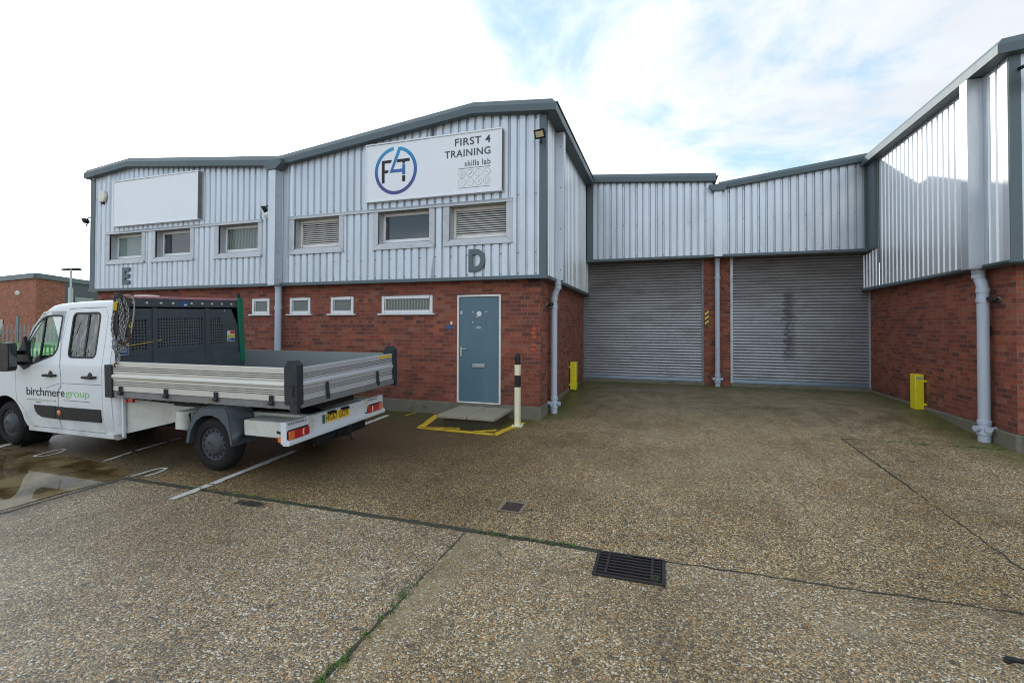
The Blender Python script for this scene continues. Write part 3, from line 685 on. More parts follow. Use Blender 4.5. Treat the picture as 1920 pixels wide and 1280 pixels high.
def drainpipe(par, axis_fn, ztop, zbot, r=.058, elbow=0., kind='front'):
    """axis_fn(off,z): off = distance out from the wall"""
    mb = MB(); e = .115
    path = [axis_fn(e+elbow, ztop), axis_fn(e+elbow, ztop-.10)]
    if elbow: path += [axis_fn(e+elbow*.8, ztop-.17), axis_fn(e+elbow*.3, ztop-.25), axis_fn(e, ztop-.33)]
    path += [axis_fn(e, ztop-.42), axis_fn(e, zbot)]
    mb.tube(path, r, 20)
    for z in ([ztop-.06, ztop-.14, ztop-.36] if elbow else [ztop-.05])+[ztop-.5]:
        p = Vector(axis_fn(e if z < ztop-.3 else e+elbow*(1 if z > ztop-.15 else .6), z)); mb.lathe([(r, -.035), (r+.009, -.03), (r+.009, .03), (r, .035)], p, (0, 0, 1), 20)
    o = mb.build('drainpipe', 'pipe', par)
    a = Vector(axis_fn(e, zbot)); sh = MB()
    sh.lathe([(r+.002, .33), (r+.012, .32), (r+.012, .27), (r+.004, .26), (r+.004, .17), (r+.016, .15), (r+.016, .11), (r+.004, .10), (r+.004, .0)], a, (0, 0, 1), 20)
    for d in ((1, -.3, 0), (-1, -.25, 0), (-.1, -1, 0)):
        dv = Vector(d).normalized(); c0 = a+Vector((0, 0, .2))
        sh.tube([c0, c0+dv*(r+.05)], .034, 12); sh.tube([c0+dv*(r+.045), c0+dv*(r+.065)], .043, 12)
    sh.build('pipe_shoe', 'pipe', o)
    bk = MB(); z = ztop-.52; p = Vector(axis_fn(e, z)); bk.lathe([(r+.004, -.02), (r+.008, -.018), (r+.008, .018), (r+.004, .02)], p, (0, 0, 1), 20)
    q0 = Vector(axis_fn(0.002, z)); side = (p-q0).cross(Vector((0, 0, 1))).normalized()
    for s_ in (-1, 1): bk.tube([q0+side*.085*s_, p+side*.085*s_*.9], .011, 8); bk.tube([p+side*.085*s_*.9, p+side*.05*s_], .014, 8)
    bk.build('bracket', 'steel', o)
    return o

# ------------------------------------------------------------------ unit E and unit D
def make_unit(name, x0, x1, top, label, wins, lows, brick_right, clad_right, door=None):
    """top: list of (x,z) of the fascia top along the front"""
    r_ = root(name, ((x0+x1)/2, YB, 0), label, 'building', 'industrial units of the terrace')
    b = MB(); holes = [(a+.004, c-.004, 1.965, 2.315) for a, c, k in lows]
    if door: holes.append(door)
    wall_grid(b, x0, brick_right, .245, 2.62, holes, fB, .12)
    if brick_right == XB:
        b.face([(XB, YB, .245), (XB, YK, .245), (XB, YK, 2.62), (XB, YB, 2.62)])
        # recessed door jamb back
    else: b.face([(x0, YB, .245), (x0, 30, .245), (x0, 30, 2.62), (x0, YB, 2.62)])
    b.build('brick_wall', 'brick', r_)
    p = MB()
    if brick_right == XB:
        p.box(x0, XB+.008, YB-.008, YB+.1, -.12, .243); p.box(XB-.09, XB+.0082, YB+.1, YK, -.12, .243)
    else: p.box(x0, brick_right, YB-.008, YB+.1, -.12, .243)
    p.build('plinth', 'concrete', r_, bevel=.01)
    inn = MB(); inn.box(x0+.02, brick_right-.13, YB+.125, YB+.135, .3, 5.0); inn.build('dark_interior', 'void', r_)
    tz = lambda u: lin([(a, z-.2) for a, z in top], u)
    for a_, c_, k_ in lows: low_window(r_, a_, c_, k_)
    holes2 = [upper_window(r_, x, k) for x, k in wins]
    c = MB(); ribbed(c, x0+.02, clad_right-.1, lambda u: 2.62, tz, fF, holes2, True, (3.05, 4.12))
    c.build('cladding', ['clad', 'screw'], r_)
    fl = MB(); xa, xb = wins[0][0]-.13, wins[-1][0]+1.15+.115; fl.box(xa, xb, YC-.03, YC+.02, 4.0, 4.055); fl.face([(xa, YC-.03, 4.055), (xb, YC-.03, 4.055), (xb, YC+.02, 4.085), (xa, YC+.02, 4.085)])
    fl.build('window_flashing', 'flash', r_)
    # fascia along the gable
    f = MB(); strip(f, top, FASC, fF, end=CORN_F if clad_right == XC else None)
    if clad_right == XC:
        pass
    f.build('fascia', 'trim', r_)
    # roof planes behind the fascia
    rf = MB(); tt = [(a, z-.04) for a, z in top]
    for (a, z), (a2, z2) in zip(tt, tt[1:]): rf.face([(a, YC-.02, z), (a2, YC-.02, z2), (a2, 32, z2), (a, 32, z)])
    rf.build('roof', 'roof', r_)
    bk = MB(); bk.face([(x0, 32, -.2), (x1, 32, -.2), (x1, 32, 5.1), (x0, 32, 5.1)]); bk.build('rear_wall', 'clad', r_)
    d = MB(); drip(d, [(x0-(.05 if x0 < -10 else 0), 2.625), (clad_right, 2.625)], fF, end=CORN_D if clad_right == XC else None)
    d.build('drip_trim', 'trim', r_)
    return r_
topE = [(-14.18, 5.70), (-12.62, 5.855), (-8.02, 5.405)]
topD = [(-8.02, 5.405), (-7.90, 5.405), (-3.40, 5.905), (-1.80, 5.755)]
unitE = make_unit('industrial_unit', -14.05, -8.08, topE, 'far left unit with a large E, a blank sign board and three upper windows',
    [(-13.385, 'glass_pale'), (-11.77, 'glass_dark'), (-9.74, 'curtain')],
    [(-13.4, -12.3, 'frost'), (-12.0, -11.45, 'frost'), (-10.72, -10.2, 'frost'), (-10.05, -9.40, 'frost'), (-8.87, -8.38, 'frost')], -8.08, -8.10)
unitD = make_unit('industrial_unit', -8.08, XB, topD, 'unit with a large D, blue grey door and louvred upper windows',
    [(-7.59, 'louvre'), (-5.495, 'glass_dark'), (-3.915, 'louvre')],
    [(-7.815, -7.27, 'frost'), (-6.735, -6.17, 'frost'), (-5.485, -4.335, 'blind')], XB, XC, (-3.80, -2.91, .255, 2.305))
# E extras: left wall, left corner trim
b = MB(); b.box(-14.12, -13.95, YC-.012, YC+.12, 2.57, 5.46); b.box(-14.12, -14.06, YC+.12, 31, 2.57, 5.44); b.build('corner_trim', 'trim', unitE)
# valley leader box between E and D
v = MB(); v.box(-8.115, -7.93, YC-.2, YC+.05, 2.575, 5.14); v.box(-7.93, -7.90, YC-.016, YC+.03, 2.6, 5.14)
for z in (2.7, 3.3, 3.9, 4.5): v.lathe([(0, .008), (.012, .006), (.012, 0)], (-7.928, YC-.1, z), (1, 0, 0), 6, 1)
lead = v.build('valley_leader', ['clad', 'screw'], unitD, bevel=.004)
v = MB(); v.prism([(-8.22, 5.24), (-8.22, 5.15), (-8.13, 5.06), (-7.90, 5.06), (-7.76, 5.17), (-7.76, 5.27)], YC-.235, YC-.02, 'y'); v.build('rainwater_hopper', 'trim', unitD)
drainpipe(unitD, lambda off, z: (-8.03, YB-off, z), 2.6, -.02, .068)
# D side facing the court
c = MB(); ribbed(c, YC+.10, 12.74, lambda u: 2.62, lambda u: 5.55, lambda u, z, d: (XC-d, u, z), (), True, (3.6, 4.6))
ribbed(c, 12.74, YK+.35, lambda u: 2.62, lambda u: 3.48, lambda u, z, d: (XC-d, u, z), (), False)
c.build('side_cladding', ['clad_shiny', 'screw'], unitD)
t = MB(); t.box(XC-.12, XC+.012, YC-.012, YC+.10, 2.6, 5.52); t.build('corner_trim', 'trim', unitD, bevel=.004)
fS = lambda u, z, d: (XC-d, u, z)
f = MB()
strip(f, [(YC-.16, 5.755), (12.62, 5.76)], FS2, fS, start=CORN_F); f.build('side_fascia', 'trim', unitD)
d = MB(); drip(d, [(YC-.045, 2.625), (13.1, 2.625)], fS, start=CORN_D); d.build('side_drip_trim', 'trim', unitD)
v = MB(); v.box(XC, XC+.17, 8.93, 9.10, 2.6, 5.48); v.box(XC, XC+.012, 9.10, 9.16, 2.6, 5.48)
for z in (2.8, 3.6, 4.4, 5.2): v.lathe([(0, .008), (.012, .006), (.012, 0)], (XC+.11, 8.93, z), (0, -1, 0), 6, 1)
v.build('side_leader', ['clad', 'screw'], unitD, bevel=.004)
drainpipe(unitD, lambda off, z: (XB+off, 8.94, z), 2.60, zg(-2, 8.94)-.01, .060, .07)

# the door of D
dr = MB(); x0, x1, z0, z1 = -3.80, -2.91, .255, 2.305; t_ = .05; y = YB
for q in ((x0, x0+.035, z0, z1), (x1-.035, x1, z0, z1), (x0+.035, x1-.035, z1-.035, z1)): dr.box(q[0], q[1], y-.02, y+.06, q[2], q[3])
dr.box(x0, x1, y-.015, y+.06, z0-.01, z0+.014)
dframe = dr.build('door_frame', 'upvc_dirty', unitD, bevel=.003)
dl = MB(); dl.box(x0+.039, x1-.039, y+.005, y+.05, z0+.018, z1-.039); door = dl.build('door', 'door', unitD, bevel=.004)
k = MB(); k.box(-3.735, -3.70, y-.012, y+.004, 1.12, 1.31); k.box(-3.745, -3.70, y-.008, y+.004, 1.17, 1.24); k.tube([(-3.717, y, 1.275), (-3.717, y-.05, 1.275), (-3.60, y-.05, 1.272)], .011, 8); k.build('handle', 'steel', door, bevel=.003)
k = MB(); k.box(-3.485, -3.235, y-.012, y+.004, .925, .995); k.box(-3.47, -3.25, y-.018, y-.01, .94, .982); k.build('letter_slot', 'steel', door, bevel=.003)
k = MB(); k.box(-3.735, -3.70, y-.004, y+.004, 1.94, 2.0); k.build('sticker', 'stickerwhite', door)
for (a, c_) in ((-3.48, 1.98), (-3.21, 1.98), (-3.48, 1.78), (-3.4, 1.88)): k = MB(); k.lathe([(0, .006), (.012, .005), (.014, 0)], (a, y+.004, c_), (0, -1, 0), 8); k.build('old_fixing', 'stickerwhite', door)
k = MB(); k.lathe([(0, .003), (.05, .003), (.052, 0)], (-3.355, y+.004, 1.945), (0, -1, 0), 20); k.build('round_sticker', 'stickerwhite', door)
k = MB(); k.box(-3.42, -3.31, y+.002, y+.005, 1.675, 1.69); k.box(-3.38, -3.35, y+.002, y+.0052, 1.66, 1.71); k.build('torn_sticker', 'stickerwhite', door)
for q in ((-3.54, -3.20, 2.0, 2.003), (-3.54, -3.20, 1.745, 1.749), (-3.54, -3.20, 1.50, 1.504), (-3.54, -3.537, 1.5, 2.0), (-3.203, -3.20, 1.5, 2.0)): k = MB(); k.box(q[0], q[1], y+.003, y+.0055, q[2], q[3]); k.build('old_sign_outline', 'trim', door)

pl = MB(); pl.box(-3.945, -3.905, YB-.015, YB, 1.74, 1.80); o = pl.build('bell_push', 'cream', None, bevel=.003); tag(o, 'tiny cream bell push on the bricks left of the door', 'bell push')
pl = MB(); pl.prism([(-4.02+.07*math.cos(a)+.03+.02, 1.69+.042*math.sin(a)) for a in [i*math.pi/8 for i in range(16)]], YB-.008, YB, 'y'); o = pl.build('small_plaque', 'stickerblue', None); tag(o, 'small oval blue plaque below the bell push beside the door', 'plaque')

for k_ in range(6):
    pm = MB(); u0 = -2.335+.012*(k_ % 2); pm.prism([(u0, 1.262+.075*k_), (u0+.10, 1.265+.075*k_), (u0+.09, 1.318+.075*k_), (u0+.02, 1.322+.075*k_)], YB-.0025, YB, 'y')
    if k_ not in (2,): pm.build('paint_mark', 'orangepaint', unitD)
# step, marking
st = MB(); sc = (-3.72, -2.67)
st.box(sc[0]+.08, sc[1]-.08, 7.42, 8.28, -.1, .136)
step_root = root('door_step', (-3.17, 7.8, 0), 'low step of two pale paving slabs in front of the blue grey door', 'step')
st.build('riser', 'darkconcrete', step_root)
for a, b_ in ((sc[0], -3.175), (-3.165, sc[1])):
    s2 = MB(); s2.box(a, b_, 7.30, 8.29, .137, .192); s2.build('paving_slab', 'slabstone', step_root, bevel=.008)
def poly_strip(name, segs, mat, w):
    for a, b_ in segs:
        jline(a, b_, w, mat, .008, name)
poly_strip('yellow_marking', [((-4.16, 8.22), (-3.97, 7.22)), ((-4.01, 7.19), (-2.60, 7.13)), ((-2.60, 7.10), (-2.40, 8.05)), ((-3.55, 7.22), (-3.3, 7.34)), ((-2.98, 7.18), (-2.66, 7.42)), ((-3.35, 7.33), (-3.9, 7.2))], 'yellowpaint', .065)

# bollard
bx, by = -2.42, 7.80; bz = zg(bx, by)
bo = root('bollard', (bx, by, bz), 'cream and black striped bollard standing beside the door step', 'bollard')
q = MB(); q.box(bx-.09, bx+.09, by-.09, by+.09, bz, bz+.014); 
for a in (-1, 1):
    for c_ in (-1, 1): q.lathe([(0, .02), (.012, .02), (.012, 0)], (bx+.07*a, by+.07*c_, bz+.013), (0, 0, 1), 6)
q.build('base_plate', 'cream', bo, bevel=.003)
q = MB(); q.box(bx-.044, bx+.044, by-.044, by+.044, bz+.013, bz+.675); q.box(bx-.044, bx+.044, by-.044, by+.044, bz+.875, bz+1.06); q.build('post', 'cream', bo, bevel=.006)
q = MB(); q.box(bx-.0445, bx+.0445, by-.0445, by+.0445, bz+.674, bz+.876); q.tube([(bx-.04, by, bz+.78), (bx-.056, by, bz+.78)], .016, 8); q.build('black_band', 'black', bo, bevel=.006)
q = MB(); q.lathe([(0, .2), (.018, .198), (.034, .188), (.043, .168), (.044, .14), (.044, 0), (0, 0)], (bx, by, bz+1.058), (0, 0, 1), 20); q.tube([(bx-.04, by, bz+1.16), (bx-.058, by, bz+1.16)], .016, 8); q.build('black_cap', 'black', bo)

# ------------------------------------------------------------------ link building with two shutters
link = root('loading_bay_building', (1.25, YK, 0), 'low set back link building with two roller shutters and silver cladding', 'building', 'industrial units of the terrace')
fK = lambda u, z, d: (u, YKC+d, z); fKb = lambda u, z, d: (u, YK+d, z)
for q in ((.98, 1.60, YK-.02, YK+.3), (XB-.3, XB+.06, YK+.06, YK+.4), (4.60, XR+.1, YK+.05, YK+.3)): b = MB(); b.box(*q, .18, 3.6); b.build('brick_pillar', 'brick', link)
top1 = [(-1.86, 5.80), (1.235, 5.545)]; top2 = [(1.30, 5.30), (4.40, 5.69)]
c = MB(); ribbed(c, -1.84, 1.17, lambda u: 3.52, lambda u: lin([(a, z-.18) for a, z in top1], u), fK, (), True, (4.4,))
c.build('cladding', ['clad', 'screw'], link)
c = MB(); ribbed(c, 1.395, 4.44, lambda u: 3.52, lambda u: lin([(a, z-.15) for a, z in top2], u), fK, (), True, (4.4,))
c.build('cladding', ['clad', 'screw'], link)
KF = [(-.05, 0), (-.12, -.1), (-.11, -.22), (.02, -.22), (.02, 0)]
f = MB(); strip(f, [(-1.86, 5.825), (1.235, 5.57)], KF, fK); f.build('fascia', 'trim', link)
f = MB(); strip(f, [(1.30, 5.325), (4.46, 5.715)], [(a, c_*.82) for a, c_ in KF], fK); f.build('fascia', 'trim', link)
d = MB(); drip(d, [(-2.02, 3.515), (4.60, 3.515)], fK); d.build('drip_trim', 'trim', link)
for q in ((-2.0, -1.83, 5.6), (4.40, 4.50, 5.5)): t = MB(); t.box(q[0], q[1], YKC-.012, YKC+.06, 3.5, q[2]); t.build('corner_trim', 'trim', link)
v = MB(); v.box(1.185, 1.375, YKC-.13, YKC+.03, 3.46, 5.10); v.box(1.10, 1.185, YKC-.02, YKC+.03, 3.5, 5.12); v.box(1.375, 1.45, YKC-.02, YKC+.03, 3.5, 5.08); v.build('valley_leader', 'clad', link, bevel=.004)
v = MB(); v.prism([(1.06, 5.24), (1.14, 5.09), (1.42, 5.09), (1.50, 5.24)], YKC-.2, YKC-.02, 'y'); v.build('rainwater_hopper', 'trim', link)
sb = MB(); sb.box(-2.1, 4.62, YKC+.02, YK+.6, 3.47, 3.50); sb.box(-2.1, 4.62, YK+.28, YK+.5, 3.2, 3.47); sb.build('soffit', 'soffit', link)
drainpipe(link, lambda off, z: (1.285, YK-.02-off, z), 3.47, .19, .062)
rf = MB()
for tp in (top1, top2): rf.face([(tp[0][0]-.1, YKC, tp[0][1]-.03), (tp[1][0]+.06, YKC, tp[1][1]-.03), (tp[1][0]+.06, 32, tp[1][1]-.03), (tp[0][0]-.1, 32, tp[0][1]-.03)])
rf.build('roof', 'roof', link)
for q in ((XB, .98), (1.60, XR)): th = MB(); th.box(*q, YK-.06, YK+.5, -.1, .285); th.build('threshold', 'concrete', link, bevel=.01)
def shutter(x0, x1, mat):
    s = MB(); y0 = YK+.06; p = .0755; z = .36; i = 0
    n_ = 41; pr = []
    for i in range(n_):
        zb = .365+i*p
        pr += [(0.0, zb), (-.013, zb+p*.10), (-.021, zb+p*.30), (-.022, zb+p*.5), (-.018, zb+p*.7), (-.008, zb+p*.9)]
    pr.append((0, .365+n_*p))
    mb = s; k = 8; xs = [x0+(x1-x0)*i/k for i in range(k+1)]
    b0 = len(mb.v)
    for x in xs: mb.v += [(x, y0+d, zz_) for d, zz_ in pr]
    n2 = len(pr)
    for i in range(k):
        for j in range(n2-1): mb.f.append((b0+i*n2+j, b0+(i+1)*n2+j, b0+(i+1)*n2+j+1, b0+i*n2+j+1)); mb.m.append(0)
    sh = s.build('roller_shutter', mat, link, ang=60, recalc=False)
    bb = MB(); bb.prism([(y0-.03, .292), (y0+.02, .292), (y0+.02, .37), (y0-.018, .372), (y0-.03, .34)], x0, x1, 'x'); bb.build('bottom_rail', mat, sh)
    for q in ((x0-.06, x0+.004), (x1-.004, x1+.05)): gd = MB(); gd.box(*q, y0-.045, y0+.04, .286, 3.5); gd.build('guide_rail', 'flash' if mat == 'shutter2' else 'bedframe', sh)
    lk = MB(); lk.box(x0-.02, x1+.02, y0+.02, y0+.05, .3, 3.5); lk.build('shutter_backing', 'void', sh)
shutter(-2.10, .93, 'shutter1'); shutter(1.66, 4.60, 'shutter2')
hz = MB(); hz.box(1.0, 1.085, YK-.028, YK-.021, 1.75, 2.14); o = hz.build('hazard_sign', 'hazard'); tag(o, 'small black and yellow striped plate on the brick pillar between shutters', 'hazard plate')

# ------------------------------------------------------------------ right-hand unit
ru = root('industrial_unit', (8, 11, 0), 'right hand unit with sunlit silver side wall facing the courtyard', 'building', 'industrial units of the terrace')
fR = lambda u, z, d: (XRC+d, u, z)
b = MB(); b.face([(XR, YB, .245), (XR, YK+.1, .245), (XR, YK+.1, 2.62), (XR, YB, 2.62)]); b.face([(XR, YB, .245), (14, YB, .245), (14, YB, 2.62), (XR, YB, 2.62)]); b.build('brick_wall', 'brick', ru)
p = MB(); p.box(XR-.035, XR+.1, YB-.03, YK, -.12, .235); p.box(XR+.1, 14, YB-.03, YB+.1, -.12, .235); p.build('plinth', 'concrete', ru, bevel=.012)
c = MB(); ribbed(c, 8.29, 12.30, lambda u: 2.62, lambda u: 5.42, fR, (), True, (3.5, 4.5)); ribbed(c, 12.30, YKC-.02, lambda u: 3.42, lambda u: 5.42, fR, (), False)
ribbed(c, 12.30, 13.15, lambda u: 2.62, lambda u: 3.42, fR, (), False)
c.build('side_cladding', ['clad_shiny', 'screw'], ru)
c = MB(); ribbed(c, XRC+.12, 14, lambda u: 2.62, lambda u: 5.5, fF, (), False); c.build('cladding', ['clad', 'screw'], ru)
t = MB(); t.box(XRC-.012, XRC+.1, YC+.002, YC+.115, 2.6, 5.45, 1); t.box(XRC+.0, XRC+.13, YC-.012, YC+.002, 2.6, 5.45, 0); t.build('corner_trim', ['trim', 'flash'], ru)
t = MB(); t.box(XRC-.06, XRC+.01, 12.33, YKC-.01, 3.47, 5.42, 0); t.build('corner_trim', 'trim', ru)
f = MB(); strip(f, [(YC-.15, 5.65), (12.70, 5.65)], RS2, fR, start=RCORN_F); f.build('side_fascia', 'trim', ru)
f = MB(); strip(f, [(XRC-.18, 5.65), (6.0, 5.83), (12, 5.44)], FASC, fF, start=RCORN_F); f.build('fascia', 'trim', ru)
d = MB(); drip(d, [(YC-.045, 2.625), (13.15, 2.625)], fR, start=RCORN_D); drip(d, [(XRC-.03, 2.625), (14, 2.625)], fF, start=RCORN_D); d.build('drip_trim', 'trim', ru)
v = MB(); v.box(XRC-.20, XRC, 8.70, 8.88, 2.575, 5.40); v.box(XRC-.012, XRC, 8.62, 8.70, 2.6, 5.4)
v.build('side_leader', 'clad', ru, bevel=.004)
drainpipe(ru, lambda off, z: (XR-off+.03*(2.62-z < .2), 8.80+(.06 if 2.62-z < .2 else 0), z), 2.62, zg(4.5, 8.80)-.01, .070, .05)
rf = MB(); rf.face([(XRC-.1, YC-.03, 5.57), (6.0, YC-.03, 5.75), (6.0, 32, 5.75), (XRC-.1, 32, 5.57)]); rf.face([(6.0, YC-.03, 5.75), (14, YC-.03, 5.3), (14, 32, 5.3), (6.0, 32, 5.75)]); rf.build('roof', 'roof', ru)

# yellow guards
def guard(x, y, sgn, z0, h, label):
    g_ = root('yellow_guard', (x, y, z0), label, 'guard', 'yellow pipe guards')
    a = MB(); xw = x; xo = x+sgn*.16
    a.box(xw+sgn*.02, xo, y-.105, y+.105, z0, z0+h); a.build('cover', 'yellow', g_, bevel=.012)
    b_ = MB()
    for z in (z0+h*.16, z0+h*.80): b_.box(xw, xw+sgn*.03, y-.15, y+.15, z, z+.035)
    b_.build('bracket', 'yellow', g_, bevel=.004)
    return g_
guard(XB, 11.15, 1, .21, .66, 'yellow guard box fixed to the side wall left of the first shutter')
g2 = guard(XR, 10.80, -1, .155, .68, 'yellow guard box on the right hand brick wall near the drainpipe')
a = MB(); a.box(XR-.15, XR-.03, 10.692, 10.694, .745, .785); a.build('faded_label', 'grey_ink', g2)

# ------------------------------------------------------------------ signs and letters
YS = 8.10
def board(name, x0, x1, z0, z1, label):
    r_ = root(name, ((x0+x1)/2, YS, z0), label, 'sign', 'sign boards')
    a = MB(); a.box(x0+.02, x1-.02, YS, YS+.02, z0+.02, z1-.02); a.build('panel', 'sign', r_)
    a = MB(); t = .028
    for q in ((x0, x1, z0, z0+t), (x0, x1, z1-t, z1), (x0, x0+t, z0+t, z1-t), (x1-t, x1, z0+t, z1-t)): a.box(q[0], q[1], YS-.014, YC+.01, q[2], q[3])
    a.build('frame', 'sign', r_, bevel=.003); return r_
board('sign_board', -13.17, -10.29, 4.165, 5.315, 'blank white sign board above the windows of unit E')
sg = board('sign_board', -5.745, -2.825, 4.19, 5.36, 'white sign board reading FIRST 4 TRAINING with a blue ring logo')
P_ = lambda u, v, d: (u, YS-.0015-d, v)
text('lettering', 'FIRST 4', 'signtext', sg, (-3.772, -3.052, 5.108, 5.252), P_, .003, .012, 1.08)
text('lettering', 'TRAINING', 'signtext', sg, (-3.985, -3.052, 4.897, 5.035), P_, .003, .012, 1.08)
text('lettering', 'skills lab', 'signtext', sg, (-3.57, -3.053, 4.708, 4.815), P_, .003, .004, 1.1)
a = MB(); a.box(-3.70, -3.058, YS-.004, YS-.001, 4.669, 4.676); a.box(-3.703, -3.055, YS-.004, YS-.001, 4.304, 4.310); a.build('rule_lines', 'signtext', sg)
a = MB()
for i in range(4):
    for j in range(2):
        cx, cz = -3.624+.168*i, 4.572-.161*j
        a.tube([(cx+.071*math.cos(t), YS-.002, cz+.071*math.sin(t)) for t in [k*math.pi/14 for k in range(28)]], .0028, 4, 0, True)
for pts in ([(-.02, .03), (.02, .03), (.02, 0), (-.02, 0), (-.02, .03)], [(-.03, -.03), (.03, -.03), (.03, -.005), (-.03, -.005), (-.03, -.03)]): a.tube([(-3.624+p[0], YS-.002, 4.572+p[1]) for p in pts], .002, 4)
a.tube([(-3.49, YS-.002, 4.54), (-3.42, YS-.002, 4.605)], .006, 4); a.tube([(-3.30, YS-.002, 4.53), (-3.27, YS-.002, 4.53), (-3.285, YS-.002, 4.57), (-3.28, YS-.002, 4.61)], .002, 4)
a.tube([(-3.15, YS-.002, 4.60), (-3.12, YS-.002, 4.57), (-3.08, YS-.002, 4.545)], .004, 4)
a.tube([(-3.64, YS-.002, 4.44), (-3.61, YS-.002, 4.43), (-3.635, YS-.002, 4.40), (-3.615, YS-.002, 4.375)], .002, 4)
a.tube([(-3.49, YS-.002, 4.38), (-3.457, YS-.002, 4.45), (-3.42, YS-.002, 4.38), (-3.457, YS-.002, 4.40), (-3.49, YS-.002, 4.38)], .002, 4)
a.tube([(-3.30, YS-.002, 4.40), (-3.285, YS-.002, 4.44), (-3.26, YS-.002, 4.42), (-3.29, YS-.002, 4.385)], .003, 4)
a.tube([(-3.12+.035*math.cos(t), YS-.002, 4.41+.035*math.sin(t)) for t in [k*math.pi/5 for k in range(10)]], .003, 4, 0, True)
a.build('icon_row', 'grey_ink', sg)
# ring with the 4 cut through its top
a = MB(); cx, cz, ro, ri = -5.055, 4.782, .475, .408
def arcpoly(a0, a1, n=60): return [(cx+ro*math.cos(t), cz+ro*math.sin(t)) for t in [a0+(a1-a0)*i/n for i in range(n+1)]]+[(cx+ri*math.cos(t), cz+ri*math.sin(t)) for t in [a1-(a1-a0)*i/n for i in range(n+1)]]
a.prism(arcpoly(R(96), R(96+347-5)), YS-.0045, YS-.0015, 'y')
a.prism([(-4.992, 5.245), (-4.925, 5.22), (-5.115, 4.79), (-5.19, 4.745)], YS-.0042, YS-.0016, 'y')
a.prism([(-5.19, 4.743), (-5.10, 4.805), (-4.84, 4.805), (-4.84, 4.743)], YS-.0046, YS-.0017, 'y')
a.prism([(-4.905, 4.895), (-4.84, 4.895), (-4.84, 4.69), (-4.905, 4.69)], YS-.0048, YS-.0018, 'y')
a.build('ring_logo', 'ring', sg)
a = MB(); y0, y1 = YS-.0043, YS-.0015
a.prism([(-5.368, 5.0), (-5.14, 5.0), (-5.165, 4.943), (-5.305, 4.943), (-5.305, 4.803), (-5.21, 4.803), (-5.235, 4.745), (-5.305, 4.745), (-5.305, 4.548), (-5.368, 4.548)], y0, y1, 'y')
a.prism([(-5.012, 4.998), (-4.742, 4.998), (-4.742, 4.94), (-4.84, 4.94), (-4.84, 4.91), (-4.905, 4.91), (-4.905, 4.94), (-5.035, 4.94)], y0, y1, 'y')
a.prism([(-4.905, 4.67), (-4.84, 4.67), (-4.84, 4.55), (-4.905, 4.55)], y0, y1, 'y')
a.build('logo_letters', 'black', sg)
PL = lambda u, v, d: (u, YC-.004-d, v)
o = text('unit_letter', 'D', 'trim', None, (-3.505, -3.18, 2.725, 3.155), PL, .03, .045); tag(o, 'large dark grey letter D under the right louvred window', 'letter sign', 'unit letters')
o = text('unit_letter', 'E', 'trim', None, (-12.875, -12.635, 2.72, 3.14), PL, .03, .045); tag(o, 'large dark grey letter E on the far left unit', 'letter sign', 'unit letters')

# ------------------------------------------------------------------ lights, cameras, alarm
def floodlight(name, p, out, label, lens='lens', s=1.0, yawd=0):
    r_ = root(name, p, label, 'floodlight', 'floodlights on the walls'); P0 = Vector(p); o_ = Vector(out).normalized(); sd_ = o_.cross(Vector((0, 0, 1))).normalized(); up = Vector((0, 0, 1))
    a = MB(); a.tube([P0, P0+o_*.10*s], .018*s, 8); a.tube([P0+o_*.10*s+up*.0, P0+o_*.14*s-up*.05*s], .014*s, 8); a.build('arm', 'blackmetal', r_)
    c0 = P0+o_*.17*s-up*.09*s; n_ = (o_*.8-up*.45).normalized(); u2 = sd_.cross(n_).normalized()
    def Q(a_, b_, c_): return tuple(c0+sd_*a_*s+u2*b_*s+n_*c_*s)
    a = MB(); a.hexa([Q(-.09, -.07, .04), Q(.09, -.07, .04), Q(.09, .07, .04), Q(-.09, .07, .04), Q(-.06, -.045, -.05), Q(.06, -.045, -.05), Q(.06, .045, -.05), Q(-.06, .045, -.05)]); a.build('lamp_housing', 'blackmetal', r_, bevel=.006)
    a = MB(); a.hexa([Q(-.062, -.042, .0405), Q(.062, -.042, .0405), Q(.062, .042, .0405), Q(-.062, .042, .0405), Q(-.062, -.042, .046), Q(.062, -.042, .046), Q(.062, .042, .046), Q(-.062, .042, .046)]); a.build('lamp_lens', lens, r_)
    a = MB(); a.tube([P0+o_*.12*s-up*.12*s, P0+o_*.14*s-up*.19*s], .012*s, 8); a.lathe([(0, .03), (.02, .022), (.028, 0), (.02, -.02), (0, -.028)], P0+o_*.15*s-up*.215*s, (0, 0, 1), 10); a.build('sensor', 'blackmetal', r_)
    return r_
floodlight('floodlight', (-2.04, YC-.012, 5.20), (-.15, -1, 0), 'black floodlight on the corner trim beside the FIRST 4 TRAINING sign', s=1.15)
floodlight('floodlight', (-8.16, YC-.03, 4.33), (-.9, -.7, 0), 'small black floodlight beside the valley leader above the curtained window', s=.95)
floodlight('floodlight', (-14.14, YC+.05, 4.50), (-1, -.4, 0), 'small black floodlight on the far left end wall', s=.95)
floodlight('floodlight', (4.60, YC-.014, 5.23), (.25, -1, 0), 'black floodlight at the top corner of the right hand unit', lens='offwhite', s=1.35)
a = MB(); a.lathe([(0, .12), (.05, .11), (.075, .07), (.08, .0), (.06, -.04), (0, -.05)], (-8.20, YC-.09, 4.12), (.2, -.8, -.5), 16); a.tube([(-8.16, YC-.03, 4.16), (-8.2, YC-.08, 4.14)], .03, 8); o = a.build('dome_camera', 'offwhite'); tag(o, 'white dome security camera under the floodlight beside the valley leader', 'security camera')
ab = root('alarm_box', (-13.62, YC-.01, 4.85), 'off white hexagonal alarm box at the top left of unit E', 'alarm box')
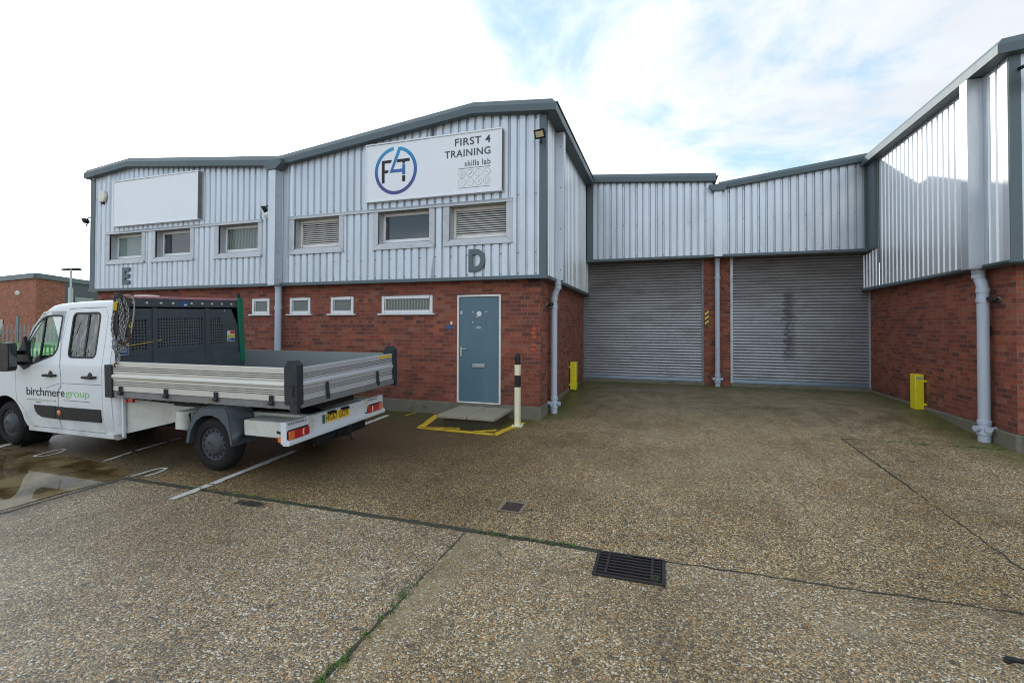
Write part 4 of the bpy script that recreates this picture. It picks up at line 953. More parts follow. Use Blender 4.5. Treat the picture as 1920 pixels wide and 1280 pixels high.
a = MB(); hx = [(-13.62+.155*math.cos(R(22+i*60-22)), 4.98+.165*math.sin(R(i*60))) for i in range(6)]
a.prism(hx, YC-.075, YC-.002, 'y'); a.build('housing', 'offwhite', ab, bevel=.02)
a = MB(); a.box(-13.66, -13.58, YC-.06, YC-.01, 4.79, 4.835); a.build('strobe', 'black', ab)
def bullet(p, out, label):
    r_ = root('bullet_camera', p, label, 'security camera', 'small wall cameras'); P0 = Vector(p); o_ = Vector(out).normalized()
    a = MB(); a.lathe([(.04, 0), (.04, .012), (.014, .016), (.014, .06)], P0, o_, 12); a.build('bracket', 'steel', r_)
    d = Vector((-o_.x*.3+.0, -.9, -.25)).normalized(); c0 = P0+o_*.075
    a = MB(); a.lathe([(0, -.07), (.028, -.068), (.032, -.05), (.032, .07), (.028, .072)], c0, d, 14); a.build('camera_body', 'blackmetal', r_)
    a = MB(); a.lathe([(.027, .068), (.02, .06), (0, .058)], c0, d, 12); a.build('camera_lens', 'camglass', r_)
bullet((XB, 8.80, 2.125), (1, 0, 0), 'small camera on the side wall left of the drainpipe')
bullet((XR, 8.66, 2.12), (-1, 0, 0), 'small camera on the right wall beside the grey drainpipe')
a = MB(); a.box(XR-.03, XR, 8.84, 8.90, 1.58, 1.74); o = a.build('key_box', 'black', None, bevel=.004); tag(o, 'small black box on the bricks behind the right drainpipe', 'key box')

# ------------------------------------------------------------------ manhole, gully
def frame_on_ground(x0, x1, y0, y1, dz): return [(x, y, zg(x, y)+dz) for x, y in ((x0, y0), (x1, y0), (x1, y1), (x0, y1))]
mh = root('manhole_cover', (-1.47, 4.56, zg(-1.47, 4.56)), 'small rusty square access cover set in a pale cement surround', 'manhole cover')
a = MB(); a.region([(-1.60, 4.43), (-1.335, 4.43), (-1.33, 4.70), (-1.60, 4.69)], [[(-1.56, 4.46), (-1.37, 4.46), (-1.37, 4.66), (-1.56, 4.66)]], lambda u, v, d: (u, v, zg(u, v)+.006)); a.build('cement_surround', 'mortar', mh)
a = MB(); a.face(frame_on_ground(-1.55, -1.38, 4.47, 4.65, .004)); a.face(frame_on_ground(-1.56, -1.37, 4.46, 4.66, .001))
for i in range(4):
    for j in range(4): cx, cy = -1.53+i*.043, 4.49+j*.045; z = zg(cx, cy)+.004; a.box(cx-.012, cx+.012, cy-.012, cy+.012, z-.002, z+.004)
a.build('cover_plate', 'rust', mh)
gl = root('gully_grate', (-.255, 3.74, zg(-.25, 3.74)), 'black cast iron drain grate sunk at the slab joint', 'drain grate')
GX0, GX1, GY0, GY1 = -.505, -.005, 3.555, 3.915; GZ = -.146
a = MB(); a.box(GX0+.01, GX1-.01, GY0+.01, GY1-.01, GZ+.003, GZ+.006); a.build('pit', 'void', gl)
a = MB(); t = .02
for q in ((GX0-.01, GX1+.01, GY0-.01, GY0+t-.01), (GX0-.01, GX1+.01, GY1-t+.01, GY1+.015), (GX0-.01, GX0+t-.005, GY0+t-.01, GY1-t+.01), (GX1-t+.005, GX1+.01, GY0+t-.01, GY1-t+.01)): a.box(q[0], q[1], q[2], q[3], GZ, GZ+.016)
a.build('frame', 'castiron', gl, bevel=.002)
a = MB()
for i in range(7): y = GY0+.025+i*(GY1-GY0-.08)/6; a.box(GX0+.02, GX1-.02, y, y+.016, GZ+.008, GZ+.022)
for x in (GX0+.075, GX1-.095): a.box(x, x+.018, GY0+.015, GY1-.03, GZ+.010, GZ+.0255)
a.build('grate_bars', 'castiron', gl, bevel=.002)

tr_ = MB(); px_, py_ = 1.81, 3.34; z_ = zg(px_, py_)
tr_.tube([(px_-.012, py_+.015, z_+.018), (px_+.05, py_-.01, z_+.03), (px_+.22, py_-.10, z_+.10)], .014, 10, rs=[.016, .012, .012]); tr_.lathe([(0, 0), (.018, .004), (.019, .02), (.014, .03)], (px_-.018, py_+.017, z_+.004), (.9, -.3, .2), 10)
o = tr_.build('rubber_foot', 'black'); tag(o, 'black rubber tipped leg touching the ground at the lower right corner', 'tripod foot')
# ------------------------------------------------------------------ the dropside truck (local frame: +x rearwards, +y away, z up)
G = math.atan(.0326)
TR = root('dropside_truck', (-5.336, 4.455, -.128), 'white crew cab dropside truck with aluminium sides parked outside the units', 'truck', rot=(G, 0, 0))
def lean(z): return .02*max(0, (.6-z)/.3)+.15*max(0, z-1.25)
WD = 2.0
def smooth(pts, n=4, closed=True):
    """Catmull-Rom"""
    o = []; k = len(pts)
    for i in range(k if closed else k-1):
        p0, p1, p2, p3 = (pts[(i-1) % k], pts[i], pts[(i+1) % k], pts[(i+2) % k]) if closed else (pts[max(i-1, 0)], pts[i], pts[i+1], pts[min(i+2, k-1)])
        for t in [j/n for j in range(n)]:
            o.append(tuple(.5*((2*b)+(-a+c)*t+(2*a-5*b+4*c-d)*t*t+(-a+3*b-3*c+d)*t**3) for a, b, c, d in zip(p0, p1, p2, p3)))
    if not closed: o.append(pts[-1])
    return o
def rnd(poly, r=.03, n=4):
    """round the corners of a polygon"""
    o = []; k = len(poly)
    for i in range(k):
        p = Vector(poly[i]); a = Vector(poly[i-1]); b = Vector(poly[(i+1) % k]); ra = min(r, (a-p).length*.45, (b-p).length*.45)
        q0 = p+(a-p).normalized()*ra; q1 = p+(b-p).normalized()*ra
        for j in range(n+1): t = j/n; o.append(tuple(q0*(1-t)**2+p*2*t*(1-t)+q1*t*t))
    return o
near = lambda off=0.: (lambda u, v, d: (u, lean(v)+off+d, v))
far = lambda off=0.: (lambda u, v, d: (u, WD-lean(v)-off-d, v))
arch = [(-4.17+.43*math.cos(R(t)), .335+.43*math.sin(R(t))) for t in range(4, 186, 8)]
topP = [(-5.02, .45), (-5.04, .80), (-4.95, 1.0), (-4.62, 1.13), (-4.22, 1.24), (-4.02, 1.33), (-3.86, 1.48), (-3.70, 1.69), (-3.57, 1.86), (-3.49, 1.97), (-3.40, 2.06), (-3.30, 2.115), (-3.14, 2.145), (-2.76, 2.165), (-2.2, 2.18), (-1.88, 2.18), (-1.80, 2.14), (-1.78, 2.05), (-1.78, 1.2), (-1.72, .34)]
RAD = .085
def normals(P):
    o = []
    for i in range(len(P)):
        a = Vector(P[max(i-1, 0)]); b = Vector(P[min(i+1, len(P)-1)]); t = (b-a).normalized(); o.append(Vector((-t.y, t.x)))
    return o
NP = normals(topP); inner = [tuple(Vector(p)-n*RAD) for p, n in zip(topP, NP)]
side_outline = inner+[(-1.80, .28), (-3.60, .28), (-3.68, .335)]+arch[1:-1]+[(-4.62, .30), (-4.93, .30)]
fdoor = [(-3.89, .70), (-3.905, .86), (-3.90, 1.12), (-3.83, 1.30), (-3.70, 1.55), (-3.64, 1.77), (-3.49, 1.945), (-3.44, 2.012), (-3.34, 2.028), (-2.925, 2.033), (-2.945, 1.537), (-2.89, 1.14), (-2.885, .96), (-2.945, .91), (-2.957, .68), (-2.95, .48), (-2.91, .345), (-3.55, .345), (-3.64, .42), (-3.70, .56), (-3.80, .66)]
rdoor = [(-2.86, 2.06), (-2.10, 2.075), (-2.03, 1.95), (-2.02, 1.2), (-2.022, .66), (-1.985, .345), (-2.895, .345), (-2.925, .48), (-2.935, .68), (-2.925, .90), (-2.865, .95), (-2.868, 1.14), (-2.92, 1.537)]
fwin = rnd([(-3.60, 1.235), (-3.69, 1.60), (-3.56, 1.81), (-3.43, 1.93), (-3.32, 1.967), (-2.99, 1.968), (-2.995, 1.49), (-3.06, 1.40)], .05)
rwin = rnd([(-2.755, 2.0), (-2.185, 2.005), (-2.175, 1.378), (-2.745, 1.375)], .08)
def shrink(poly, d):
    cx = sum(p[0] for p in poly)/len(poly); cy = sum(p[1] for p in poly)/len(poly)
    o = []
    k = len(poly); area = sum(poly[i][0]*poly[(i+1) % k][1]-poly[(i+1) % k][0]*poly[i][1] for i in range(k))
    sgn = 1 if area > 0 else -1
    for i in range(k):
        a = Vector(poly[i-1]); p = Vector(poly[i]); b = Vector(poly[(i+1) % k]); t = (b-a)
        if t.length < 1e-9: o.append(tuple(p)); continue
        t.normalize(); o.append(tuple(p+Vector((-t.y, t.x))*d*sgn))
    return o
cutz = [('v', z) for z in (.4, .5, .6, .8, 1.0, 1.15, 1.25, 1.3, 1.36, 1.45, 1.6, 1.75, 1.9)]+[('u', -4.5), ('u', -4.0), ('u', -3.5), ('u', -3), ('u', -2.5), ('u', -2)]
body = MB()
for fn in (near(), far()): body.region(side_outline, [shrink(fdoor, -.009), shrink(rdoor, -.009)], fn, 0, cutz, .02)
# roof, bonnet, windscreen, back: sweep across the width
def sec(i):
    p = Vector(topP[i]); n = NP[i]; q = Vector(inner[i]); out = []
    for k in range(5):
        t = R(90*k/4); c_ = q+n*RAD*math.sin(t); y = lean(q.y)+RAD*(1-math.cos(t)); out.append((c_.x, y, c_.y))
    for yy, bulge in ((.35, .01), (.7, .018), (1.0, .02)): out.append((p.x+n.x*bulge, yy, p.y+n.y*bulge))
    return out
secs = [sec(i) for i in range(len(topP))]
def addsweep(mb, i0, i1, js=None, mi=0):
    for i in range(i0, i1):
        full0 = secs[i]+[(x, 2-y, z) for x, y, z in reversed(secs[i][:-1])]; full1 = secs[i+1]+[(x, 2-y, z) for x, y, z in reversed(secs[i+1][:-1])]
        for j in range(len(full0)-1):
            if js and not (js[0] <= j < js[1]): continue
            mb.face([full0[j], full0[j+1], full1[j+1], full1[j]], mi)
addsweep(body, 0, 5); addsweep(body, 5, 9, (0, 4)); addsweep(body, 5, 9, (10, 14)); addsweep(body, 9, 17); addsweep(body, 18, 19)
addsweep(body, 17, 18, (0, 4)); addsweep(body, 17, 18, (10, 14))
body_o = body.build('cab_body', 'vanpaint', TR, recalc=False, ang=50)
ws = MB(); addsweep(ws, 5, 9, (4, 10)); ws.build('windscreen', 'cabglass', TR, recalc=False)
rb = MB(); rb.box(-1.782, -1.77, .13, 1.87, 1.18, 1.46); rb.box(-1.782, -1.77, .13, 1.87, 1.97, 2.06); rb.build('cab_back_panel', 'white', TR)
rb = MB(); rb.box(-1.785, -1.778, .15, 1.85, 1.46, 1.97); rb.build('rear_cab_window', 'glass_dark', TR)
# door skins
def door_skin(name, outline, win, fn, handle, glass, hx_):
    a = MB(); a.region(outline, [win], fn, 0, cutz, .03); d_ = a.build(name, 'vanpaint', TR, ang=50)
    gk = MB(); gk.region(shrink(win, -.012), [shrink(win, .016)], lambda u, v, d: fn(u, v, d-.004), 0, [('v', z) for z in (1.3, 1.36, 1.45, 1.6, 1.75, 1.9)], .02); gk.build('window_seal', 'black', d_)
    gg = MB(); gg.region(shrink(win, .01), [], lambda u, v, d: fn(u, v, d+.008), 0, [('v', z) for z in (1.3, 1.36, 1.45, 1.6, 1.75, 1.9)], .004); gg.build('window_glass', glass, d_)
    s_ = -1 if fn(0, 1, .1)[1] > fn(0, 1, 0)[1] else 1
    y = fn(0, 1.1, 0)[1]
    hb = MB(); hb.tube([(hx_-.13, y+s_*.005, 1.105), (hx_-.11, y+s_*.035, 1.107), (hx_+.09, y+s_*.038, 1.11), (hx_+.125, y+s_*.008, 1.11)], .019, 10, rs=[.014, .02, .021, .016]); hb.lathe([(.05, 0), (.045, .004), (.0, .005)], (hx_-.01, y, 1.125), (0, s_, 0), 16); hb.build('handle', 'black', d_)
    return d_
fd = door_skin('front_door', fdoor, fwin, near(), True, 'cabglass', -3.09)
rd = door_skin('rear_door', rdoor, rwin, near(), True, 'tint', -2.245)
door_skin('front_door', fdoor, fwin, far(), True, 'cabglass', -3.09); door_skin('rear_door', rdoor, rwin, far(), True, 'cabglass', -2.245)
a = MB(); a.hexa([(-3.377, lean(1.3)-.001, 1.30), (-3.35, lean(1.3)-.001, 1.30), (-3.35, lean(1.3)+.02, 1.30), (-3.377, lean(1.3)+.02, 1.30), (-3.392, lean(1.95)-.001, 1.95), (-3.365, lean(1.95)-.001, 1.95), (-3.365, lean(1.95)+.02, 1.95), (-3.392, lean(1.95)+.02, 1.95)]); a.build('window_divider', 'black', fd)
a = MB(); a.hexa([(-2.43, lean(1.4)+.0, 1.39), (-2.395, lean(1.4)+.0, 1.39), (-2.395, lean(1.4)+.02, 1.39), (-2.43, lean(1.4)+.02, 1.39), (-2.445, lean(1.98)+.0, 1.98), (-2.41, lean(1.98)+.0, 1.98), (-2.41, lean(1.98)+.02, 1.98), (-2.445, lean(1.98)+.02, 1.98)]); a.build('window_divider', 'black', rd)
# flat dark strips painting the shade of a pressed crease, and inner lining behind the door gaps
a = MB()
for p, q in zip([(-3.21, .916), (-3.05, .965), (-2.90, .996)], [(-3.05, .965), (-2.90, .996), (-2.892, .996)]): a.face([(p[0], -.0012, p[1]-.003), (q[0], -.0012, q[1]-.003), (q[0], -.0012, q[1]+.003), (p[0], -.0012, p[1]+.003)])
a.face([(-2.862, -.0012, .998), (-2.03, -.0012, 1.006), (-2.03, -.0012, 1.012), (-2.862, -.0012, 1.004)]); a.build('crease_shade', 'hub', TR)
a = MB(); a.region([(-3.95, .66), (-3.95, 1.2), (-3.75, 1.22), (-1.9, 1.22), (-1.9, .30), (-3.6, .30)], [], lambda u, v, d: (u, .045+lean(v)+d, v), 0, None, .01)
a.region([(-3.95, .66), (-3.95, 1.2), (-3.75, 1.22), (-1.9, 1.22), (-1.9, .30), (-3.6, .30)], [], lambda u, v, d: (u, 1.945-lean(v)-d, v), 0, None, .01)
a.hexa([(-2.90, lean(1.2)+.04, 1.2), (-2.83, lean(1.2)+.04, 1.2), (-2.83, lean(1.2)+.06, 1.2), (-2.90, lean(1.2)+.06, 1.2), (-2.95, lean(2.1)+.04, 2.08), (-2.84, lean(2.1)+.04, 2.08), (-2.84, lean(2.1)+.06, 2.08), (-2.95, lean(2.1)+.06, 2.08)])
a.box(-3.95, -1.82, .06, 1.94, .30, .42); a.box(-1.84, -1.81, .1, 1.9, .4, 1.45); a.box(-4.75, -3.9, .1, 1.9, 1.12, 1.18)
a.build('cab_lining', 'cabin', TR)
# seats and dash
a = MB()
for yy in (.25, .95, 1.4): a.box(-3.35, -2.85, yy, yy+.42, .75, .95); a.hexa([(-2.95, yy, .9), (-2.8, yy, .9), (-2.8, yy+.42, .9), (-2.95, yy+.42, .9), (-2.85, yy+.04, 1.5), (-2.74, yy+.04, 1.5), (-2.74, yy+.38, 1.5), (-2.85, yy+.38, 1.5)])
a.box(-2.2, -1.95, .15, 1.85, .8, 1.45)
a.build('seats', 'cabin', TR, bevel=.03)
a = MB(); a.prism([(-4.05, 1.1), (-4.0, 1.27), (-3.75, 1.30), (-3.62, 1.20), (-3.65, 1.0), (-4.05, .95)], .12, 1.88, 'y'); a.tube([(-3.58+.04*math.cos(t), .52+.19*math.sin(t), 1.22+.17*math.cos(t)) for t in [k*math.pi/10 for k in range(20)]], .015, 8, 0, True); a.build('dashboard', 'cabin', TR)
# mouldings
def moulding(pts, fn):
    a = MB(); a.region(pts, [], lambda u, v, d: fn(u, v, -.018+d), 0, None, .03); return a.build('side_moulding', 'black', TR, bevel=.008)
for fn in (near(), far()):
    moulding([(-3.475, .665), (-2.985, .668), (-2.985, .482), (-3.30, .492), (-3.40, .53), (-3.445, .58)], fn)
    moulding([(-2.832, .662), (-2.04, .667), (-2.035, .488), (-2.835, .482)], fn)
    y = fn(0, .6, 0)[1]; s_ = 1 if y > 1 else -1
    a = MB(); a.box(-2.982, -2.835, y-.012, y+.012, .483, .665); mo = a.build('side_moulding', 'black', TR, bevel=.005)
    a = MB(); a.lathe([(0, .012), (.022, .010), (.036, .004), (.038, 0)], (-2.912, y+s_*.012, .578), (0, s_, 0), 18); a.build('reflector', 'orange', mo)
# writing on the doors
PT = lambda u, v, d: (u, lean(v)-.0015-d, v)
text('lettering', 'birchmer', 'ink', TR, (-3.655, -2.895, .802, .921), PT, .001, .006, .95)
text('lettering', 'e', 'ink', TR, (-2.882, -2.798, .808, .886), PT, .001, .006)
text('lettering', 'group', 'green_ink', rd, (-2.775, -2.277, .785, .886), PT, .001, -.006, .95)
text('lettering', 'www.birchmere.co.uk', 'grey_ink', fd, (-3.66, -2.978, .727, .757), PT, .001, 0)
a = MB(); a.box(-2.82, -2.278, -.003, -.0015, .757, .763); a.build('underline', 'ink', rd)
a = MB(); a.box(-3.43, -3.325, -.003, -.0015, .698, .708); a.build('underline', 'ink', fd)
# mirror
mr = MB(); mr.prism(rnd([(-3.82, 1.22), (-3.80, 1.55), (-3.74, 1.585), (-3.60, 1.585), (-3.56, 1.54), (-3.565, 1.21), (-3.62, 1.17), (-3.82, 1.17)], .05), -.245, -.14, 'y')
mi_ = mr.build('door_mirror', 'black', TR, bevel=.02)
a = MB(); a.hexa([(-3.58, -.235, 1.24), (-3.552, -.235, 1.24), (-3.552, -.15, 1.24), (-3.58, -.15, 1.24), (-3.58, -.235, 1.55), (-3.552, -.235, 1.55), (-3.552, -.15, 1.55), (-3.58, -.15, 1.55)]); a.build('mirror_glass', 'glass_dark', mi_)
a = MB(); a.box(-3.81, -3.76, -.252, -.24, 1.20, 1.30); a.build('indicator', 'orange', mi_, bevel=.006)
a = MB(); a.tube([(-3.66, -.15, 1.44), (-3.72, -.04, 1.43), (-3.76, .02, 1.42)], .034, 10); a.tube([(-3.66, -.15, 1.28), (-3.70, -.04, 1.27), (-3.72, .01, 1.26)], .028, 10)
a.prism([(-3.90, 1.28), (-3.70, 1.17), (-3.55, 1.225), (-3.69, 1.66), (-3.76, 1.52), (-3.84, 1.45), (-3.86, 1.40)], -.004, .035, 'y'); a.build('mirror_arm', 'black', mi_)
a = MB(); a.prism(rnd([(-3.82, 1.22), (-3.80, 1.55), (-3.74, 1.585), (-3.60, 1.585), (-3.56, 1.54), (-3.565, 1.21), (-3.62, 1.17), (-3.82, 1.17)], .05), 2.14, 2.27, 'y'); a.tube([(-3.66, 2.15, 1.4), (-3.75, 1.98, 1.4)], .034, 10); a.build('door_mirror', 'black', TR, bevel=.02)
# sill, front bumper, headlights, grille
for m_ in (lambda v: v, lambda v: 2-v): a = MB(); a.prism([(m_(p), q) for p, q in ((.0, .28), (.045, .255), (.16, .255), (.16, .33), (.0, .34))], -3.62, -1.80, 'x'); a.build('sill', 'vanpaint', TR)
a = MB(); a.prism(rnd([(-5.09, .28), (-5.12, .45), (-5.10, .62), (-4.95, .66), (-4.66, .66), (-4.64, .28)], .04), -.015, 2.015, 'y'); a.build('front_bumper', 'black', TR, bevel=.02)
for yy in (.06, 1.62): a = MB(); a.prism(rnd([(-5.07, .75), (-5.07, .95), (-4.8, 1.10), (-4.65, 1.05), (-4.9, .75)], .04), yy, yy+.32, 'y'); a.build('headlight', 'glass_pale', TR, bevel=.02)
a = MB(); a.box(-5.07, -5.04, .45, 1.55, .68, .98); a.build('grille', 'black', TR, bevel=.02)
# rear quarter piece below the bed with turned edge
a = MB(); a.box(-1.735, -1.70, .06, .09, .30, .95); a.build('cab_rear_flange', 'white', TR)
# wheels
def wheel(cx, y, s_):
    c0 = (cx, y, .335); ax = (0, s_, 0); a = MB()
    r1 = .335
    a.lathe([(.205, -.20), (.25, -.215), (.31, -.205), (r1-.005, -.18), (r1, -.15), (r1, -.05), (r1-.006, -.025), (.31, .0), (.255, .012), (.215, .004), (.202, -.02)], c0, ax, 48)
    for k in range(4):
        h = -.055-.032*k; a.lathe([(r1+.0005, h-.005), (r1-.006, h-.003), (r1-.006, h+.003), (r1+.0005, h+.005)], c0, ax, 48)
    t = a.build('wheel', 'rubber', TR, ang=50)
    b = MB(); b.lathe([(.208, -.19), (.206, -.02), (.196, -.012), (.186, -.03), (.18, -.07), (.12, -.075), (0, -.075)], c0, ax, 40); b.build('rim', 'rimdark', t)
    h = MB(); h.lathe([(.207, -.024), (.203, -.014), (.196, -.012), (.188, -.022), (.150, -.026), (.140, -.018), (.128, .006), (.105, .022), (.06, .028), (.045, .034), (.04, .026), (0, .026)], c0, ax, 48)
    X = Vector((1, 0, 0)); Z = Vector((0, 0, 1))
    for k in range(15):
        t0 = 2*math.pi*k/15
        h.face([tuple(Vector(c0)+X*r*math.cos(q)+Z*r*math.sin(q)+Vector(ax)*dd) for r, q, dd in ((.153, t0-.11, -.0245), (.183, t0-.115, -.0205), (.183, t0+.115, -.0205), (.153, t0+.11, -.0245))], 1)
    h.lathe([(0, .034), (.014, .033), (.016, .022)], c0, ax, 12)
    h.build('hubcap', ['hub', 'void'], t)
    return t
wheel(-.065, .045, -1); wheel(-4.17, .05, -1); wheel(-.065, 1.955, 1); wheel(-4.17, 1.95, 1)
for y_, h_ in ((.03, .35), (1.97, -.35)): a = MB(); a.lathe([(.43, 0), (.43, h_), (.0, h_)], (-4.17, y_, .335), (0, 1, 0), 32); a.build('wheel_arch_liner', 'cabin', TR)
# rear mudguards
def mudguard(y0, y1):
    a = MB(); outp = [(-.45, .34), (-.425, .50), (-.33, .70), (-.20, .805), (.20, .815), (.245, .74), (.285, .55), (.325, .36)]
    inp = [(.285, .36), (.245, .52), (.20, .60), (.10, .68), (-.03, .715), (-.16, .70), (-.28, .63), (-.37, .50), (-.41, .34)]
    a.prism(outp+inp, y0, y0+.012, 'y')
    for p, q in zip(outp, outp[1:]): a.hexa([(p[0], y0, p[1]), (q[0], y0, q[1]), (q[0], y1, q[1]), (p[0], y1, p[1]), (p[0]*.975-.0, y0, p[1]-.012), (q[0]*.975, y0, q[1]-.012), (q[0]*.975, y1, q[1]-.012), (p[0]*.975, y1, p[1]-.012)])
    return a.build('mudguard', 'guard', TR, bevel=.004)
mudguard(-.01, .36)
mudguard(1.64, 2.01)
# chassis
a = MB()
for yy in (.38, 1.54): a.box(-1.95, .55, yy, yy+.08, .47, .70); a.box(.55, 1.12, yy, yy+.08, .50, .70)
a.box(-.74, -.50, .07, .10, .475, .70); a.box(-.74, -.50, .07, .42, .70, .706); a.box(-.74, -.725, .07, .42, .475, .70); a.box(-.515, -.50, .07, .42, .475, .70)
a.box(.40, .98, .09, .12, .48, .66); a.box(.40, 1.06, .09, .42, .66, .668)
a.hexa([(-1.74, .12, .34), (-1.70, .12, .34), (-1.2, .4, .46), (-1.74, .4, .46), (-1.74, .12, .82), (-1.70, .12, .82), (-1.2, .4, .72), (-1.74, .4, .72)])
a.build('chassis_frame', 'whiteframe', TR, bevel=.006)
a = MB(); a.tube([(-.065, .1, .33), (-.065, 1.9, .33)], .05, 12); a.lathe([(0, -.15), (.12, -.1), (.15, 0), (.12, .1), (0, .15)], (-.065, 1.0, .33), (1, 0, 0), 16)
a.tube([(-1.6, .6, .36), (-.9, .55, .40), (-.2, .6, .45), (.8, .5, .42)], .035, 10); a.lathe([(0, -.3), (.09, -.28), (.09, .28), (0, .3)], (-1.1, .62, .40), (1, .1, 0), 14); a.box(-1.2, .3, 1.0, 1.5, .38, .62); a.tube([(.3, .95, .62), (1.0, .95, .60)], .05, 8); a.box(-.6, .5, .25, .36, .55, .62)
a.box(-1.5, 1.1, .7, 1.3, .74, .83)
a.build('running_gear', 'blackmetal', TR)
a = MB(); a.tube([(.90, .13, .55), (.98, .13, .54)], .045, 10); a.build('fuel_filler', 'black', TR)
a = MB(); a.box(.955, 1.02, .05, .09, .44, .50); a.build('side_marker', 'orange', TR)
a = MB(); a.lathe([(0, .02), (.02, .018), (.025, 0)], (-1.62, .06, .80), (0, -1, 0), 14); a.box(-1.58, -1.50, .05, .08, .785, .84); a.build('side_marker', 'red', TR)
# rear light bar
bar = MB(); xb0, xb1 = 1.03, 1.10
bar.prism([(xb0, .44), (xb0, .69), (xb1, .685), (xb1, .485), (xb1+.045, .455), (xb1+.04, .415), (xb0+.02, .405)], .03, 2.02, 'y')
bar.box(xb0-.01, xb1+.005, .026, .0295, .43, .69)
br_ = bar.build('light_bar', 'white', TR, bevel=.004)
def lamp(y0, y1, flip):
    h = rnd([(y0, .468), (y1, .468), (y1, .592), (y0, .592)], .03) ; a = MB(); a.prism(h, xb1, xb1+.012, 'x'); l_ = a.build('tail_lamp', 'black', br_)
    ya, yb = y0+.012, y1-.012; L = yb-ya
    def seg(a0, a1, m, rr=.0, dx=0):
        s_ = MB(); u0, u1 = (ya+L*a0, ya+L*a1) if not flip else (yb-L*a1, yb-L*a0); s_.prism(rnd([(u0, .480), (u1, .480), (u1, .580), (u0, .580)], rr), xb1+.011, xb1+.034+dx, 'x'); s_.build('lamp_lens', m, l_, bevel=.004)
    seg(0, .22, 'orange', .008); seg(.225, .995, 'red', .03)
    yc = ya+L*.72 if not flip else yb-L*.72; s_ = MB(); sg_ = -1 if flip else 1
    pts = [(yc-sg_*.03*math.cos(t)+.0, .53+.046*math.sin(t)) for t in [R(-80+160*i/12) for i in range(13)]]+[(yc+sg_*.004-sg_*.012*math.cos(t), .53+.046*math.sin(t)) for t in [R(80-160*i/12) for i in range(13)]]
    s_.prism(pts, xb1+.033, xb1+.037, 'x'); s_.build('lamp_lens', 'clearlens', l_)
lamp(.04, .388, False); lamp(1.565, 1.975, True)
a = MB(); a.box(xb1, xb1+.008, .685, 1.183, .538, .651); pl_ = a.build('number_plate', 'plate', br_)
a = MB(); a.box(xb1, xb1+.0081, .645, .685, .538, .651); a.build('plate_band', 'plateblue', pl_)
PX = lambda u, v, d: (xb1+.0085+d, u, v)
text('lettering', 'HG67 GOX', 'ink', pl_, (.705, 1.165, .556, .632), PX, .001, .0, 1.05)
a = MB(); a.box(xb1, xb1+.05, .74, .87, .646, .678); a.box(xb1, xb1+.05, 1.01, 1.14, .646, .678); a.build('plate_lamp', 'black', br_, bevel=.004)
PX2 = lambda u, v, d: (xb1+.0005+d, u, v)
text('lettering', 'VAUXHALL', 'ink', br_, (.055, .36, .647, .678), PX2, .002, .012, 1.1); text('lettering', 'MOVANO', 'ink', br_, (1.566, 1.86, .645, .672), PX2, .002, .012, 1.1)
a = MB()
for yy, zz_ in ((.43, .60), (.5, .61), (.47, .57), (1.28, .62), (1.33, .585), (1.38, .63), (1.42, .60), (1.30, .55), (1.27, .64), (1.5, .61)): a.lathe([(0, .002), (.006, .002), (.006, 0)], (xb1+.0005, yy, zz_), (1, 0, 0), 8)
a.build('bolt_holes', 'black', br_)
tb = MB(); tb.box(.96, 1.04, .62, 1.62, .30, .37); tb.box(1.0, 1.06, 1.0, 1.2, .26, .40); tb.tube([(1.04, 1.1, .30), (1.14, 1.1, .28), (1.17, 1.1, .33), (1.17, 1.1, .37)], .022, 10); tb.lathe([(0, .03), (.025, .015), (.03, 0), (.02, -.02), (0, -.03)], (1.17, 1.1, .40), (0, 0, 1), 12); tb.box(.98, 1.0, .6, 1.7, .24, .44); tb.tube([(1.02, 1.3, .30), (1.05, 1.3, .16), (1.05, 1.33, .15)], .012, 8); tb.build('tow_bar', 'blackmetal', TR, bevel=.005)
# ---- bed
SZ0, SZ1 = .955, 1.345
PROF = [(0, 0), (0, 0.058), (0, 0.07), (-0.012, 0.072), (-0.012, 0.08), (0, 0.082), (0, 0.094), (-0.012, 0.096), (-0.012, 0.104), (0, 0.106), (0, 0.118), (-0.012, 0.12), (-0.012, 0.128), (0, 0.13), (0, 0.158), (0.014, 0.17), (0.019, 0.19), (0.014, 0.212), (0, 0.224), (-0.01, 0.232), (0, 0.242), (0, 0.262), (-0.012, 0.264), (-0.012, 0.272), (0, 0.274), (0, 0.286), (-0.012, 0.288), (-0.012, 0.296), (0, 0.298), (0, 0.31), (-0.012, 0.312), (-0.012, 0.32), (0, 0.322), (0, 0.385), (-0.004, 0.39)]
def side_board(name, mat, a0, a1, fn, t=.028, flipmat=None):
    mb = MB(); pr = [(d, SZ0+h) for d, h in PROF]; loop = pr+[(-t, SZ1), (-t, SZ0)]
    n_ = len(loop); b = len(mb.v)
    for a_ in (a0, a1): mb.v += [tuple(fn(a_, d, z)) for d, z in loop]
    for j in range(n_): j2 = (j+1) % n_; mb.f.append((b+j, b+j2, b+n_+j2, b+n_+j)); mb.m.append(1 if j >= len(pr) else (2 if j+1 < len(pr) and pr[j][0] < -.011 and pr[j+1][0] < -.011 else 0))
    mb.f.append(tuple(b+j for j in range(n_))); mb.m.append(0); mb.f.append(tuple(b+n_+j for j in range(n_))[::-1]); mb.m.append(0)
    return mb.build(name, [mat, 'aluin', 'groove'], TR, ang=25)
nearY, farY, rearX = -.045, 2.035, 1.325
s1 = side_board('dropside', 'alu', -1.72, 1.165, lambda a_, d, z: (a_, nearY-d, z))
s2 = side_board('dropside', 'alu', -1.72, 1.22, lambda a_, d, z: (a_, farY+d, z))
s3 = side_board('tailboard', 'alurear', .045, 1.95, lambda a_, d, z: (rearX+d, a_, z))
